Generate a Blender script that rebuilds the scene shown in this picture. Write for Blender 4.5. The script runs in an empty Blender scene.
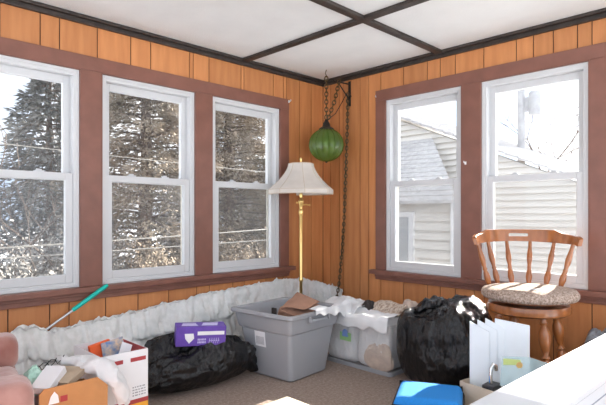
import bpy, bmesh, math, random
from mathutils import Vector, Matrix, noise
random.seed(7)
PI = math.pi
scn = bpy.context.scene
COL = scn.collection
H = 2.347

# ------------------------------------------------------------------ materials
def new_mat(name):
    m = bpy.data.materials.new(name); m.use_nodes = True
    nt = m.node_tree
    return m, nt, nt.nodes, nt.links, nt.nodes['Principled BSDF']

def mat(name, col, rough=.6, var=0.0, vscale=8.0, bump=0.0, bscale=60.0, stretch=(1,1,1), metal=0.0,
        spec=.5, col2=None, island=0.0, trans=0.0, coat=0.0, sheen=0.0, detail=4.0, bdist=.01):
    m, nt, N, L, b = new_mat(name)
    b.inputs['Base Color'].default_value = (*col, 1)
    b.inputs['Roughness'].default_value = rough
    b.inputs['Metallic'].default_value = metal
    b.inputs['Specular IOR Level'].default_value = spec
    b.inputs['Transmission Weight'].default_value = trans
    b.inputs['Coat Weight'].default_value = coat
    b.inputs['Sheen Weight'].default_value = sheen
    tc = N.new('ShaderNodeTexCoord'); mp = N.new('ShaderNodeMapping')
    mp.inputs['Scale'].default_value = stretch
    L.new(tc.outputs['Object'], mp.inputs['Vector'])
    if var > 0 or col2:
        nz = N.new('ShaderNodeTexNoise'); nz.inputs['Scale'].default_value = vscale
        nz.inputs['Detail'].default_value = detail
        L.new(mp.outputs['Vector'], nz.inputs['Vector'])
        cr = N.new('ShaderNodeValToRGB')
        cr.color_ramp.elements[0].position = .32; cr.color_ramp.elements[1].position = .68
        c2 = col2 or tuple(min(1, c*(1+var)) for c in col)
        c1 = col if col2 else tuple(c*(1-var) for c in col)
        cr.color_ramp.elements[0].color = (*c1, 1); cr.color_ramp.elements[1].color = (*c2, 1)
        L.new(nz.outputs['Fac'], cr.inputs['Fac'])
        out = cr.outputs['Color']
        if island > 0:
            g = N.new('ShaderNodeNewGeometry')
            mr = N.new('ShaderNodeMapRange'); mr.inputs['To Min'].default_value = 1-island; mr.inputs['To Max'].default_value = 1+island
            L.new(g.outputs['Random Per Island'], mr.inputs['Value'])
            hv = N.new('ShaderNodeHueSaturation'); L.new(out, hv.inputs['Color']); L.new(mr.outputs['Result'], hv.inputs['Value'])
            out = hv.outputs['Color']
        L.new(out, b.inputs['Base Color'])
    if bump > 0:
        n2 = N.new('ShaderNodeTexNoise'); n2.inputs['Scale'].default_value = bscale; n2.inputs['Detail'].default_value = 6
        L.new(mp.outputs['Vector'], n2.inputs['Vector'])
        bp = N.new('ShaderNodeBump'); bp.inputs['Strength'].default_value = bump; bp.inputs['Distance'].default_value = bdist
        L.new(n2.outputs['Fac'], bp.inputs['Height']); L.new(bp.outputs['Normal'], b.inputs['Normal'])
    return m

def thin_mat(name, col, transp=.9, refl=.08, dirt=.05, rough=.0, tint=(1,1,1), translucent=False):
    """a thin see-through sheet: transparent + a little dust + fresnel gloss"""
    m, nt, N, L, b = new_mat(name)
    N.remove(b); out = N['Material Output']
    t = N.new('ShaderNodeBsdfTransparent'); t.inputs['Color'].default_value = (*tint, 1)
    d = N.new('ShaderNodeBsdfTranslucent' if translucent else 'ShaderNodeBsdfDiffuse'); d.inputs['Color'].default_value = (*col, 1)
    g = N.new('ShaderNodeBsdfGlossy'); g.inputs['Roughness'].default_value = rough
    m1 = N.new('ShaderNodeMixShader'); m1.inputs['Fac'].default_value = dirt
    L.new(t.outputs[0], m1.inputs[1]); L.new(d.outputs[0], m1.inputs[2])
    fr = N.new('ShaderNodeFresnel'); fr.inputs['IOR'].default_value = 1.3
    ml = N.new('ShaderNodeMath'); ml.operation = 'MULTIPLY'; ml.inputs[1].default_value = refl/.08
    L.new(fr.outputs[0], ml.inputs[0])
    ge = N.new('ShaderNodeNewGeometry'); sb = N.new('ShaderNodeMath'); sb.operation = 'SUBTRACT'; sb.inputs[0].default_value = 1
    L.new(ge.outputs['Backfacing'], sb.inputs[1]); mf = N.new('ShaderNodeMath'); mf.operation = 'MULTIPLY'
    L.new(ml.outputs[0], mf.inputs[0]); L.new(sb.outputs[0], mf.inputs[1])
    m2 = N.new('ShaderNodeMixShader'); L.new(mf.outputs[0], m2.inputs['Fac'])
    L.new(m1.outputs[0], m2.inputs[1]); L.new(g.outputs[0], m2.inputs[2])
    L.new(m2.outputs[0], out.inputs['Surface'])
    return m

def cloth_mat(name, col, transl=.35, bump=.4, bscale=120, col2=None, vscale=14):
    m, nt, N, L, b = new_mat(name)
    out = N['Material Output']
    b.inputs['Roughness'].default_value = .9; b.inputs['Specular IOR Level'].default_value = .1
    tc = N.new('ShaderNodeTexCoord')
    nz = N.new('ShaderNodeTexNoise'); nz.inputs['Scale'].default_value = vscale; nz.inputs['Detail'].default_value = 5
    L.new(tc.outputs['Object'], nz.inputs['Vector'])
    cr = N.new('ShaderNodeValToRGB'); cr.color_ramp.elements[0].position = .38; cr.color_ramp.elements[1].position = .62
    cr.color_ramp.elements[0].color = (*(col2 or col), 1); cr.color_ramp.elements[1].color = (*col, 1)
    L.new(nz.outputs['Fac'], cr.inputs['Fac']); L.new(cr.outputs['Color'], b.inputs['Base Color'])
    n2 = N.new('ShaderNodeTexVoronoi'); n2.inputs['Scale'].default_value = bscale
    L.new(tc.outputs['Object'], n2.inputs['Vector'])
    bp = N.new('ShaderNodeBump'); bp.inputs['Strength'].default_value = bump; bp.inputs['Distance'].default_value = .004
    L.new(n2.outputs['Distance'], bp.inputs['Height']); L.new(bp.outputs['Normal'], b.inputs['Normal'])
    tr = N.new('ShaderNodeBsdfTranslucent'); L.new(cr.outputs['Color'], tr.inputs['Color'])
    mx = N.new('ShaderNodeMixShader'); mx.inputs['Fac'].default_value = transl
    L.new(b.outputs[0], mx.inputs[1]); L.new(tr.outputs[0], mx.inputs[2]); L.new(mx.outputs[0], out.inputs['Surface'])
    return m

M = {}
M['panel'] = mat('wood_panelling', (.47,.180,.060), .5, col2=(.58,.245,.088), vscale=2.6, stretch=(9,9,1.0), bump=.05, bscale=30, island=.10, detail=6)
M['groove'] = mat('dark_groove', (.05,.02,.012), .8)
M['paint'] = mat('brown_trim_paint', (.205,.085,.060), .42, var=.10, vscale=9, bump=.05, bscale=40)
M['stain'] = mat('dark_stained_moulding', (.034,.026,.022), .5, var=.35, vscale=18, stretch=(1,1,1))
M['ceiling'] = mat('ceiling_board', (.69,.70,.695), .9, var=.03, vscale=5, bump=.25, bscale=90)
M['vinyl'] = mat('white_vinyl', (.60,.61,.62), .4)
M['cream_vinyl'] = mat('cream_weatherstrip', (.72,.69,.60), .5)
M['glass'] = thin_mat('window_glass', (.8,.82,.85), dirt=.022, refl=.10)
M['screen'] = thin_mat('insect_mesh', (.33,.32,.30), dirt=.15, refl=.0, rough=.6)
M['carpet'] = mat('brown_carpet', (.29,.205,.16), .95, col2=(.46,.35,.285), vscale=55, bump=.9, bscale=420, spec=.1, detail=8, sheen=.2)
M['brass'] = mat('polished_brass', (.83,.60,.24), .28, metal=1.0)
M['iron'] = mat('black_iron', (.03,.028,.026), .5, metal=.6)
M['chain'] = mat('antique_brass_chain', (.12,.085,.045), .4, metal=.9)
M['shade'] = cloth_mat('lamp_shade_fabric', (.80,.75,.69), .3, .15, 300, (.76,.71,.65))
M['shade_trim'] = mat('shade_braid', (.66,.58,.48), .8)
M['lace'] = cloth_mat('white_lace', (.91,.91,.90), .25, .6, 55, (.83,.84,.82), 30)
M['blackbag'] = mat('black_bin_liner', (.004,.004,.005), .16, col2=(.010,.010,.011), vscale=2.5, bump=.9, bscale=13, stretch=(1.5,1.5,.55), spec=.42, bdist=.05)
M['greybag'] = mat('grey_plastic_bag', (.20,.21,.23), .3, bump=.5, bscale=18, bdist=.02)
M['tote'] = mat('grey_tote_plastic', (.35,.36,.385), .45, var=.03, vscale=4, bump=.05, bscale=200)
M['cardboard'] = mat('brown_cardboard', (.50,.245,.095), .85, var=.08, vscale=12, bump=.1, bscale=80)
M['kraft'] = mat('kraft_paper', (.36,.195,.13), .9, var=.15, vscale=10, bump=.3, bscale=50)
M['beigecard'] = mat('beige_cardboard', (.58,.49,.39), .85, var=.06, vscale=12)
M['whitecard'] = mat('white_card', (.80,.80,.82), .6, var=.02)
M['foam'] = mat('white_foam_sheet', (.78,.83,.88), .55, var=.03)
M['red'] = mat('dark_red_print', (.40,.045,.05), .6)
M['redin'] = mat('red_lining', (.33,.05,.05), .75, var=.1)
M['yellow'] = mat('yellow_print', (.85,.42,.04), .6)
M['grayprint'] = mat('grey_print', (.35,.35,.37), .7)
M['orange'] = mat('orange_packet', (.85,.13,.03), .4)
M['bluepic'] = mat('picture_card', (.10,.24,.48), .45, col2=(.75,.55,.35), vscale=40)
M['whiteplastic'] = cloth_mat('white_plastic_bag', (.93,.93,.94), .3, .1, 40, (.88,.89,.90))
M['clear'] = thin_mat('clear_bin_plastic', (.85,.86,.86), dirt=.06, refl=.04, rough=.08)
M['velvet'] = mat('rose_velvet', (.31,.130,.105), .8, col2=(.45,.235,.195), vscale=9, bump=.25, bscale=35, sheen=.5, spec=.2)
M['teal'] = mat('teal_plastic', (.0,.46,.37), .35)
M['steel'] = mat('brushed_steel', (.62,.63,.66), .3, metal=.9)
M['chrome'] = mat('chrome', (.75,.76,.78), .12, metal=1)
M['purple'] = mat('purple_carton', (.13,.06,.40), .45, var=.12, vscale=20)
M['lilac'] = mat('lilac_print', (.62,.58,.85), .5)
M['white'] = mat('white_print', (.85,.85,.87), .5)
M['stool'] = mat('honey_maple', (.25,.082,.021), .28, col2=(.39,.135,.037), vscale=5, stretch=(6,6,1.2), coat=.4, detail=6)
M['tweed'] = mat('tan_tweed', (.20,.125,.085), .95, col2=(.62,.50,.42), vscale=95, bump=.7, bscale=240, detail=5)
M['blackrubber'] = mat('black_metal', (.02,.02,.022), .45)
M['blue'] = mat('blue_mesh_fabric', (.012,.25,.72), .8, var=.10, vscale=150, bump=.6, bscale=320)
M['blacktrim'] = mat('black_webbing', (.012,.012,.014), .7)
M['charcoal'] = mat('charcoal_fabric', (.05,.045,.045), .9, bump=.4, bscale=200)
M['chest'] = mat('white_enamel', (.60,.615,.64), .4)
M['line'] = mat('grey_seam', (.25,.28,.33), .6)
M['cream'] = mat('cream_upholstery', (.46,.41,.32), .9, var=.05, vscale=70, bump=.4, bscale=160)
M['mint'] = mat('mint_cloth', (.38,.66,.55), .9, col2=(.55,.78,.68), vscale=60, bump=.4, bscale=90)
M['pinkcloth'] = mat('pink_cloth', (.72,.55,.56), .9, var=.08, vscale=20, bump=.3, bscale=60)
M['greencloth'] = mat('pale_green_cloth', (.55,.68,.50), .9, var=.1, vscale=20)
M['tan'] = mat('tan_book_cloth', (.46,.36,.26), .8, var=.1, vscale=14)
M['beigecloth'] = cloth_mat('beige_fabric', (.66,.55,.46), .1, .5, 90, (.52,.42,.36))
M['darkstuff'] = mat('dark_cloth', (.03,.022,.02), .9, bump=.4, bscale=60)
M['pattern'] = mat('striped_fabric', (.22,.14,.10), .9, col2=(.70,.60,.50), vscale=30, stretch=(1,5,1))
M['greenprint'] = mat('green_print', (.32,.62,.24), .5)
M['blueprint'] = mat('blue_print', (.16,.28,.62), .5)
M['limeprint'] = mat('lime_print', (.55,.68,.25), .5)
M['amber'] = mat('amber_print', (.62,.42,.16), .5)
M['sleeve'] = thin_mat('clear_sleeve', (.55,.78,.85), dirt=.35, refl=.15, rough=.1)
M['snow'] = mat('snow', (.86,.88,.92), .8, var=.04, vscale=1.2, bump=.4, bscale=4, bdist=.1)
M['siding'] = mat('cream_siding', (.60,.575,.53), .7, var=.02)
M['shingle'] = mat('pale_shingles', (.36,.35,.35), .9, col2=(.50,.49,.48), vscale=9, stretch=(1,1,3))
M['housewhite'] = mat('white_house_trim', (.62,.62,.62), .6)
M['houseglass'] = mat('dim_window', (.30,.32,.34), .1)
M['bark'] = mat('grey_bark', (.13,.10,.08), .95, var=.3, vscale=6, stretch=(3,3,.6), bump=.5, bscale=30)
M['pole'] = mat('weathered_pole', (.36,.36,.37), .9, var=.1)
M['wire'] = mat('cable', (.36,.34,.30), .7)
def leaf_mat(name, c1, c2):
    m = mat(name, c1, .8, col2=c2, vscale=2.2, spec=.15, detail=5)
    return m
M['leafA'] = leaf_mat('cedar_needles', (.17,.145,.11), (.37,.305,.235))
M['leafB'] = leaf_mat('spruce_needles', (.085,.090,.085), (.24,.23,.21))
M['leafC'] = leaf_mat('dry_brown_leaves', (.14,.105,.075), (.33,.265,.195))
M['leafD'] = leaf_mat('frosty_brush', (.12,.11,.095), (.42,.40,.37))

def green_glass():
    m, nt, N, L, b = new_mat('green_ribbed_glass')
    out = N['Material Output']; N.remove(b)
    t = N.new('ShaderNodeBsdfTransparent'); t.inputs['Color'].default_value = (.60,.74,.32,1)
    tl = N.new('ShaderNodeBsdfTranslucent'); tl.inputs['Color'].default_value = (.38,.52,.16,1)
    df = N.new('ShaderNodeBsdfDiffuse'); df.inputs['Color'].default_value = (.22,.33,.08,1)
    g = N.new('ShaderNodeBsdfGlossy'); g.inputs['Roughness'].default_value = .08
    a = N.new('ShaderNodeMixShader'); a.inputs[0].default_value = .5
    L.new(tl.outputs[0], a.inputs[1]); L.new(df.outputs[0], a.inputs[2])
    c = N.new('ShaderNodeMixShader'); c.inputs[0].default_value = .62
    L.new(t.outputs[0], c.inputs[1]); L.new(a.outputs[0], c.inputs[2])
    fr = N.new('ShaderNodeFresnel'); fr.inputs['IOR'].default_value = 1.5
    gl = N.new('ShaderNodeBsdfGlass'); gl.inputs['Color'].default_value = (.50,.70,.24,1); gl.inputs['Roughness'].default_value = .03; gl.inputs['IOR'].default_value = 1.35
    e = N.new('ShaderNodeMixShader'); e.inputs[0].default_value = .25; L.new(c.outputs[0], e.inputs[1]); L.new(gl.outputs[0], e.inputs[2])
    d = N.new('ShaderNodeMixShader'); ge = N.new('ShaderNodeNewGeometry'); sb = N.new('ShaderNodeMath'); sb.operation = 'SUBTRACT'; sb.inputs[0].default_value = 1; L.new(ge.outputs['Backfacing'], sb.inputs[1]); mf = N.new('ShaderNodeMath'); mf.operation = 'MULTIPLY'; L.new(fr.outputs[0], mf.inputs[0]); L.new(sb.outputs[0], mf.inputs[1]); L.new(mf.outputs[0], d.inputs[0]); L.new(e.outputs[0], d.inputs[1]); L.new(g.outputs[0], d.inputs[2])
    L.new(d.outputs[0], out.inputs['Surface'])
    return m
M['greenglass'] = green_glass()

# ------------------------------------------------------------------ mesh builder
class MB:
    def __init__(s): s.v = []; s.f = []; s.m = []
    def add(s, vs, fs, mi=0):
        o = len(s.v); s.v += [tuple(p) for p in vs]
        s.f += [tuple(i+o for i in f) for f in fs]; s.m += [mi]*len(fs)
    def box(s, x0, x1, y0, y1, z0, z1, mi=0):
        if x0 > x1: x0, x1 = x1, x0
        if y0 > y1: y0, y1 = y1, y0
        if z0 > z1: z0, z1 = z1, z0
        s.add([(x0,y0,z0),(x1,y0,z0),(x1,y1,z0),(x0,y1,z0),(x0,y0,z1),(x1,y0,z1),(x1,y1,z1),(x0,y1,z1)],
              [(0,3,2,1),(4,5,6,7),(0,1,5,4),(1,2,6,5),(2,3,7,6),(3,0,4,7)], mi)
    def obox(s, c, ax, ay, az, mi=0):
        """box from centre and three half-axis vectors"""
        c = Vector(c); ax = Vector(ax); ay = Vector(ay); az = Vector(az)
        vs = [c+i*ax+j*ay+k*az for k in (-1,1) for i, j in ((-1,-1),(1,-1),(1,1),(-1,1))]
        s.add(vs, [(0,3,2,1),(4,5,6,7),(0,1,5,4),(1,2,6,5),(2,3,7,6),(3,0,4,7)], mi)
    def frustum(s, b, t, z0, z1, mi=0, cap_top=True, cap_bot=True):
        """b,t = (x0,x1,y0,y1)"""
        vs = [(b[0],b[2],z0),(b[1],b[2],z0),(b[1],b[3],z0),(b[0],b[3],z0),(t[0],t[2],z1),(t[1],t[2],z1),(t[1],t[3],z1),(t[0],t[3],z1)]
        fs = [(0,1,5,4),(1,2,6,5),(2,3,7,6),(3,0,4,7)]
        if cap_bot: fs.append((0,3,2,1))
        if cap_top: fs.append((4,5,6,7))
        s.add(vs, fs, mi)
    def tube(s, pts, rad, n=10, mi=0, cap=True, flat=1.0):
        pts = [Vector(p) for p in pts]
        if not hasattr(rad, '__len__'): rad = [rad]*len(pts)
        vs = []; fs = []
        up = Vector((0,0,1)); px = None
        for i, p in enumerate(pts):
            d = (pts[min(i+1,len(pts)-1)] - pts[max(i-1,0)]).normalized()
            if px is None:
                a = Vector((1,0,0)) if abs(d.z) > .9 else up
                px = d.cross(a).normalized()
            else:
                px = (px - d*px.dot(d)).normalized()
            py = d.cross(px)
            for k in range(n):
                an = 2*PI*k/n
                vs.append(p + px*math.cos(an)*rad[i] + py*math.sin(an)*rad[i]*flat)
        for i in range(len(pts)-1):
            for k in range(n):
                a = i*n+k; b = i*n+(k+1) % n
                fs.append((a, b, b+n, a+n))
        if cap:
            fs.append(tuple(range(n-1,-1,-1))); fs.append(tuple(range((len(pts)-1)*n, len(pts)*n)))
        s.add(vs, fs, mi)
    def lathe(s, prof, c=(0,0,0), n=32, mi=0, axis=None, rmod=None):
        """prof = [(r,z)], axis optional direction of z"""
        c = Vector(c)
        if axis is None: X, Y, Zv = Vector((1,0,0)), Vector((0,1,0)), Vector((0,0,1))
        else:
            Zv = Vector(axis).normalized(); X = Zv.orthogonal().normalized(); Y = Zv.cross(X)
        vs = []; fs = []
        for (r, z) in prof:
            for k in range(n):
                an = 2*PI*k/n
                rr = r*(rmod(an, z) if rmod else 1)
                vs.append(c + X*math.cos(an)*rr + Y*math.sin(an)*rr + Zv*z)
        for i in range(len(prof)-1):
            for k in range(n):
                a = i*n+k; b = i*n+(k+1) % n
                fs.append((a, b, b+n, a+n))
        if prof[0][0] > 1e-4: fs.append(tuple(range(n-1,-1,-1)))
        if prof[-1][0] > 1e-4: fs.append(tuple(range((len(prof)-1)*n, len(prof)*n)))
        s.add(vs, fs, mi)
    def grid(s, fn, nu, nv, mi=0, mask=None):
        vs = [fn(i/nu, j/nv) for j in range(nv+1) for i in range(nu+1)]
        fs = []
        for j in range(nv):
            for i in range(nu):
                if mask and mask(i, j): continue
                a = j*(nu+1)+i
                fs.append((a, a+1, a+nu+2, a+nu+1))
        s.add(vs, fs, mi)
    def ball(s, c, r, mi=0, sub=2):
        bm = bmesh.new(); bmesh.ops.create_icosphere(bm, subdivisions=sub, radius=1)
        if not hasattr(r, '__len__'): r = (r,r,r)
        s.add([(c[0]+v.co.x*r[0], c[1]+v.co.y*r[1], c[2]+v.co.z*r[2]) for v in bm.verts], [tuple(q.index for q in f.verts) for f in bm.faces], mi)
        bm.free()
    def build(s, name, mats, parent=None, smooth=False, bevel=0, bseg=2, solid=0, sub=0, recalc=True, angle=40, merge=False, loc=(0,0,0)):
        me = bpy.data.meshes.new(name)
        me.from_pydata(s.v, [], s.f)
        if not isinstance(mats, (list, tuple)): mats = [mats]
        for m in mats: me.materials.append(M[m] if isinstance(m, str) else m)
        me.polygons.foreach_set('material_index', s.m)
        bm = bmesh.new(); bm.from_mesh(me)
        if merge: bmesh.ops.remove_doubles(bm, verts=bm.verts, dist=1e-5)
        if recalc: bmesh.ops.recalc_face_normals(bm, faces=bm.faces)
        if bevel > 0:
            es = [e for e in bm.edges if len(e.link_faces) == 2 and e.calc_face_angle(0) > math.radians(50)]
            bmesh.ops.bevel(bm, geom=es, offset=bevel, segments=bseg, profile=.5, affect='EDGES', clamp_overlap=True)
        bm.to_mesh(me); bm.free()
        if smooth:
            me.polygons.foreach_set('use_smooth', [True]*len(me.polygons))
            try: me.set_sharp_from_angle(angle=math.radians(angle))
            except Exception: pass
        o = bpy.data.objects.new(name, me); COL.objects.link(o)
        if parent: o.parent = parent; o.matrix_parent_inverse = Matrix.Identity(4)
        if solid > 0:
            md = o.modifiers.new('solid', 'SOLIDIFY'); md.thickness = solid; md.offset = 0
        if sub > 0:
            md = o.modifiers.new('sub', 'SUBSURF'); md.levels = sub; md.render_levels = sub
        return o

def tag(o, label=None, cat=None, group=None, kind=None):
    if label: o['label'] = label
    if cat: o['category'] = cat
    if group: o['group'] = group
    if kind: o['kind'] = kind
    return o
def thing(name, label, cat, loc=(0,0,0), group=None, rz=0):
    o = bpy.data.objects.new(name, None); COL.objects.link(o)
    o.empty_display_size = .1
    o.location = loc; o.rotation_euler = (0,0,rz)
    return tag(o, label, cat, group)
def struct(name, label=None):
    o = bpy.data.objects.new(name, None); COL.objects.link(o); o['kind'] = 'structure'
    if label: o['label'] = label
    return o
def S(o, label=None):
    o['kind'] = 'structure'
    if label: o['label'] = label
    return o
def copy_tree(o, parent=None):
    c = o.copy(); COL.objects.link(c); c.parent = parent
    for ch in list(o.children): copy_tree(ch, c)
    return c
def nz(p, s=1.0, seed=0.0):
    return noise.noise(Vector((p[0]*s+seed, p[1]*s-seed*.7, p[2]*s+seed*1.3)))
def lerp(a, b, t): return a+(b-a)*t
def interp(tab, x):
    if x <= tab[0][0]: return tab[0][1]
    for (a, va), (b, vb) in zip(tab, tab[1:]):
        if x <= b: return lerp(va, vb, (x-a)/(b-a))
    return tab[-1][1]

# ------------------------------------------------------------------ room shell
# left wall: plane y=0 ; right wall: plane x=0 ; both run from the corner at the origin. (u along the wall, w into the room)
def WL(u, w, z): return (u, -w, z)
def WR(u, w, z): return (-w, u, z)
class WMB(MB):
    def __init__(s, T): super().__init__(); s.T = T
    def wbox(s, u0, u1, w0, w1, z0, z1, mi=0):
        a = s.T(u0,w0,z0); b = s.T(u1,w1,z1)
        s.box(a[0], b[0], a[1], b[1], a[2], b[2], mi)

END_L, END_R = -4.7, -4.4
WINL = [(-2.922,-2.219),(-2.091,-1.388),(-1.248,-.547)]; ZL = (.664,2.018)
WINR = [(-1.402,-.714),(-2.247,-1.543),(-3.09,-2.355)]; ZR = (.648,2.065)

def build_wall(name, T, end, wins, zz, up, dn, casing_end, label):
    mb = WMB(T)
    z0, z1 = zz
    # backing, split round the openings (material 1 = groove / rough back)
    mb.wbox(end, .12, -.14, -.006, -1.0, z0, 1); mb.wbox(end, .12, -.14, -.006, z1, H+.15, 1)
    ws = sorted(wins); edges = [end]+[e for w in ws for e in w]+[.12]
    for i in range(0, len(edges), 2): mb.wbox(edges[i], edges[i+1], -.14, -.006, z0, z1, 1)
    g = .0034
    def planks(cuts, za, zb, lo, hi):
        cs = [lo]+[c for c in sorted(cuts) if lo < c < hi]+[hi]
        for a, b in zip(cs, cs[1:]): mb.wbox(a+g, b-g, -.006, 0, za, zb, 0)
    full = [u for u in up if u > casing_end]
    planks(up, z1+.05, H, end, casing_end)
    planks(dn, 0, z0-.03, end, casing_end)
    planks(full, 0, H, casing_end, 0)
    # beyond the last window
    planks(up, z0-.03, z1+.05, end, min(w[0] for w in wins)-.05)
    return S(mb.build(name, ['panel','groove']), label)

upL = [-2.45,-2.341,-2.111,-1.888,-1.743,-1.435,-1.403,-1.265,-.961,-.931,-.618,-.465,-.307,-.158] + [-2.66-.21*i for i in range(10)]
dnL = [-2.62,-2.397,-2.285,-2.058,-1.836,-1.605,-1.373,-1.26,-1.042,-.928,-.70,-.58] + [-2.83-.2*i for i in range(9)]
upR = [-.095,-.204,-.245,-.44,-.535,-.663,-.887,-1.107,-1.218,-1.343,-1.564,-1.795,-1.908,-2.033,-2.176,-2.258] + [-2.45-.2*i for i in range(9)]
dnR = [-.663,-.887,-1.107,-1.218,-1.343,-1.49,-1.564,-1.795,-2.033,-2.258] + [-2.45-.2*i for i in range(9)]
build_wall('wall_left', WL, END_L, WINL, ZL, upL, dnL, -.5, 'orange wood panelled wall under and over the three windows')
build_wall('wall_right', WR, END_R, WINR, ZR, upR, dnR, -.66, 'orange wood panelled wall behind the stool')

mb = MB(); mb.box(END_L, .12, END_R, .12, -.12, 0); S(mb.build('floor', 'carpet'), 'brown carpeted floor')
mb = MB(); mb.box(END_L, .12, END_R, .12, H, H+.12); S(mb.build('ceiling', 'ceiling'), 'white board ceiling')
# dark battens and crown moulding
mb = MB(); mb.box(-.985,-.925, END_R, -.03, H-.022, H); S(mb.build('trim_1','stain',bevel=.004), 'dark ceiling batten')
mb = MB(); mb.box(END_L, -.03, -1.262,-1.205, H-.0225, H); S(mb.build('trim_2','stain',bevel=.004), 'dark ceiling batten crossing the other')
for nm, T, e in (('trim_3', WL, END_L), ('trim_4', WR, END_R)):
    mb = WMB(T); mb.wbox(e, 0, 0, .026, H-.046, H-.0005); mb.wbox(e, 0, 0, .055, H-.020, H-.0005)
    S(mb.build(nm, 'stain', bevel=.004), 'dark crown moulding')

def casing(nm1, nm2, T, wins, zz, ztop, end, hornend, zapron):
    z0, z1 = zz; ws = sorted(wins)
    lo = ws[0][0]-.10
    mb = WMB(T)
    mb.wbox(lo, end, 0, .02, z1, ztop)
    edges = [lo]+[e for w in ws for e in w]+[end]
    for i in range(0, len(edges), 2):
        mb.wbox(edges[i], edges[i+1], 0, .018, z0, z1)
    # jamb liners in the openings
    for a, b in ws:
        mb.wbox(a, a+.006, -.12, .018, z0, z1); mb.wbox(b-.006, b, -.12, .018, z0, z1)
        mb.wbox(a, b, -.12, .018, z1-.006, z1)
    S(mb.build(nm1, 'paint', bevel=.002), 'brown painted window casing')
    mb = WMB(T)
    mb.wbox(lo-.04, hornend, 0, .055, z0-.034, z0)
    for a, b in ws: mb.wbox(a, b, -.12, .01, z0-.034, z0)
    mb.wbox(lo, end, 0, .022, zapron, z0-.034)
    mb.wbox(lo, end, 0, .030, z0-.056, z0-.034)
    S(mb.build(nm2, 'paint', bevel=.003), 'brown painted window sill and apron')
casing('trim_5', 'trim_6', WL, WINL, ZL, 2.108, -.450, -.402, .580)
casing('trim_7', 'trim_8', WR, WINR, ZR, 2.152, -.621, -.575, .568)

def window(n, T, a, b, z0, z1, screen=True, fixed=False):
    r = struct('window_%d' % n, 'white vinyl double hung window')
    a += .006; b -= .006; z1 -= .006
    j = .034
    mb = WMB(T)
    def ring(mb, a, b, z0, z1, t, w0, w1, tb=None, tt=None, mi=0):
        tb = tb or t; tt = tt or t
        mb.wbox(a, a+t, w0, w1, z0, z1, mi); mb.wbox(b-t, b, w0, w1, z0, z1, mi)
        mb.wbox(a+t, b-t, w0, w1, z1-tt, z1, mi); mb.wbox(a+t, b-t, w0, w1, z0, z0+tb, mi)
    ring(mb, a, b, z0, z1, j, -.105, -.004, tb=.03, tt=.036)
    ring(mb, a, b, z0, z1, j-.016, -.105, .002)                # raised inner lip
    mb.wbox(a+j-.004, a+j+.006, -.052, -.046, z0+.03, z1-.036); mb.wbox(b-j-.006, b-j+.004, -.052, -.046, z0+.03, z1-.036)
    mb.build('frame', 'vinyl', r, bevel=.002)
    if fixed:
        mb = WMB(T); mb.wbox(a+j, b-j, -.076, -.072, z0+.03, z1-.036); mb.build('pane', 'glass', r)
        mb = WMB(T); mb.wbox(a+j+.004, b-j-.004, -.040, -.038, z1-.43, z1-.05); mb.wbox(a+j+.004, b-j-.004, -.046, -.032, z1-.445, z1-.43)  # out of view; blind added to end the sun patch on the chest top
        rv = [T(a+j, -.039, z1-.06), T(b-j, -.039, z1-.06)]; mb.tube(rv, .02, 12); mb.build('unseen_sun_blocker', 'shade', r)
        return r
    zm = (z0+z1)/2+.01
    ai, bi = a+j, b-j
    mb = WMB(T); ring(mb, ai, bi, zm-.022, z1-.036, .042, -.092, -.056, tb=.044, tt=.046)
    up = mb.build('upper_sash', 'vinyl', r, bevel=.003)
    mb = WMB(T); mb.wbox(ai+.04, bi-.04, -.076, -.072, zm+.02, z1-.08); mb.build('pane', 'glass', up)
    mb = WMB(T); ring(mb, ai, bi, z0+.03, zm+.022, .042, -.050, -.014, tb=.05, tt=.044)
    lo = mb.build('lower_sash', 'vinyl', r, bevel=.003)
    mb = WMB(T); mb.wbox(ai+.04, bi-.04, -.034, -.030, z0+.08, zm-.02); mb.build('pane', 'glass', lo)
    mb = WMB(T)
    for u in (lerp(ai, bi, .3), lerp(ai, bi, .7)):
        mb.wbox(u-.028, u+.028, -.052, -.026, zm+.022, zm+.030); mb.wbox(u-.016, u+.016, -.048, -.034, zm+.03, zm+.040)
    mb.build('sash_lock', 'vinyl', r, bevel=.003)
    if screen:
        mb = WMB(T); mb.wbox(ai, bi, -.1005, -.0995, z0+.02, zm)
        sc = mb.build('insect_screen', 'screen', r)
        mb = WMB(T); ring(mb, ai, bi, z0+.018, zm+.004, .018, -.104, -.096); mb.build('screen_frame', 'cream_vinyl', sc)
    return r
for i, (a, b) in enumerate(WINL): window(i+1, WL, a, b, *ZL)
for i, (a, b) in enumerate(WINR): window(i+4, WR, a, b, *ZR, fixed=(i == 2))

# little curtain hooks screwed to the casing
def hook(T, u, z, w, label):
    mb = WMB(T); mb.wbox(u-.006, u+.006, w, w+.006, z-.011, z+.011)
    c = T(u, w, z); ax = Vector(T(0,1,0))
    p = Vector(c)
    mb.tube([p+ax*.004, p+ax*.022, p+ax*.028+Vector((0,0,.004)), p+ax*.026+Vector((0,0,.014))], .0035, 8)
    return tag(mb.build('curtain_hook', 'whitecard', smooth=True), label, 'hook', 'white curtain hooks')
hook(WL, -.458, 2.090, .0201, 'white curtain hook on the casing end nearest the hanging lamp')
hook(WR, -.628, 2.10, 0, 'white curtain hook on the panelling at the casing above the stool wall')
hook(WR, -1.435, 1.487, .018, 'white curtain hook on the brown mullion between two windows')

# ------------------------------------------------------------------ outdoors
GZ = -1.0
mb = MB()
def gfun(u, v):
    x = lerp(-16, 34, u); y = lerp(-16, 34, v)
    z = GZ + .12*nz((x,y,0), .25) + .05*nz((x,y,3), .8) + .03*max(0, y-6)
    return (x, y, z)
mb.grid(gfun, 90, 90); S(mb.build('ground', 'snow', smooth=True), 'snow covered yard')
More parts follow.
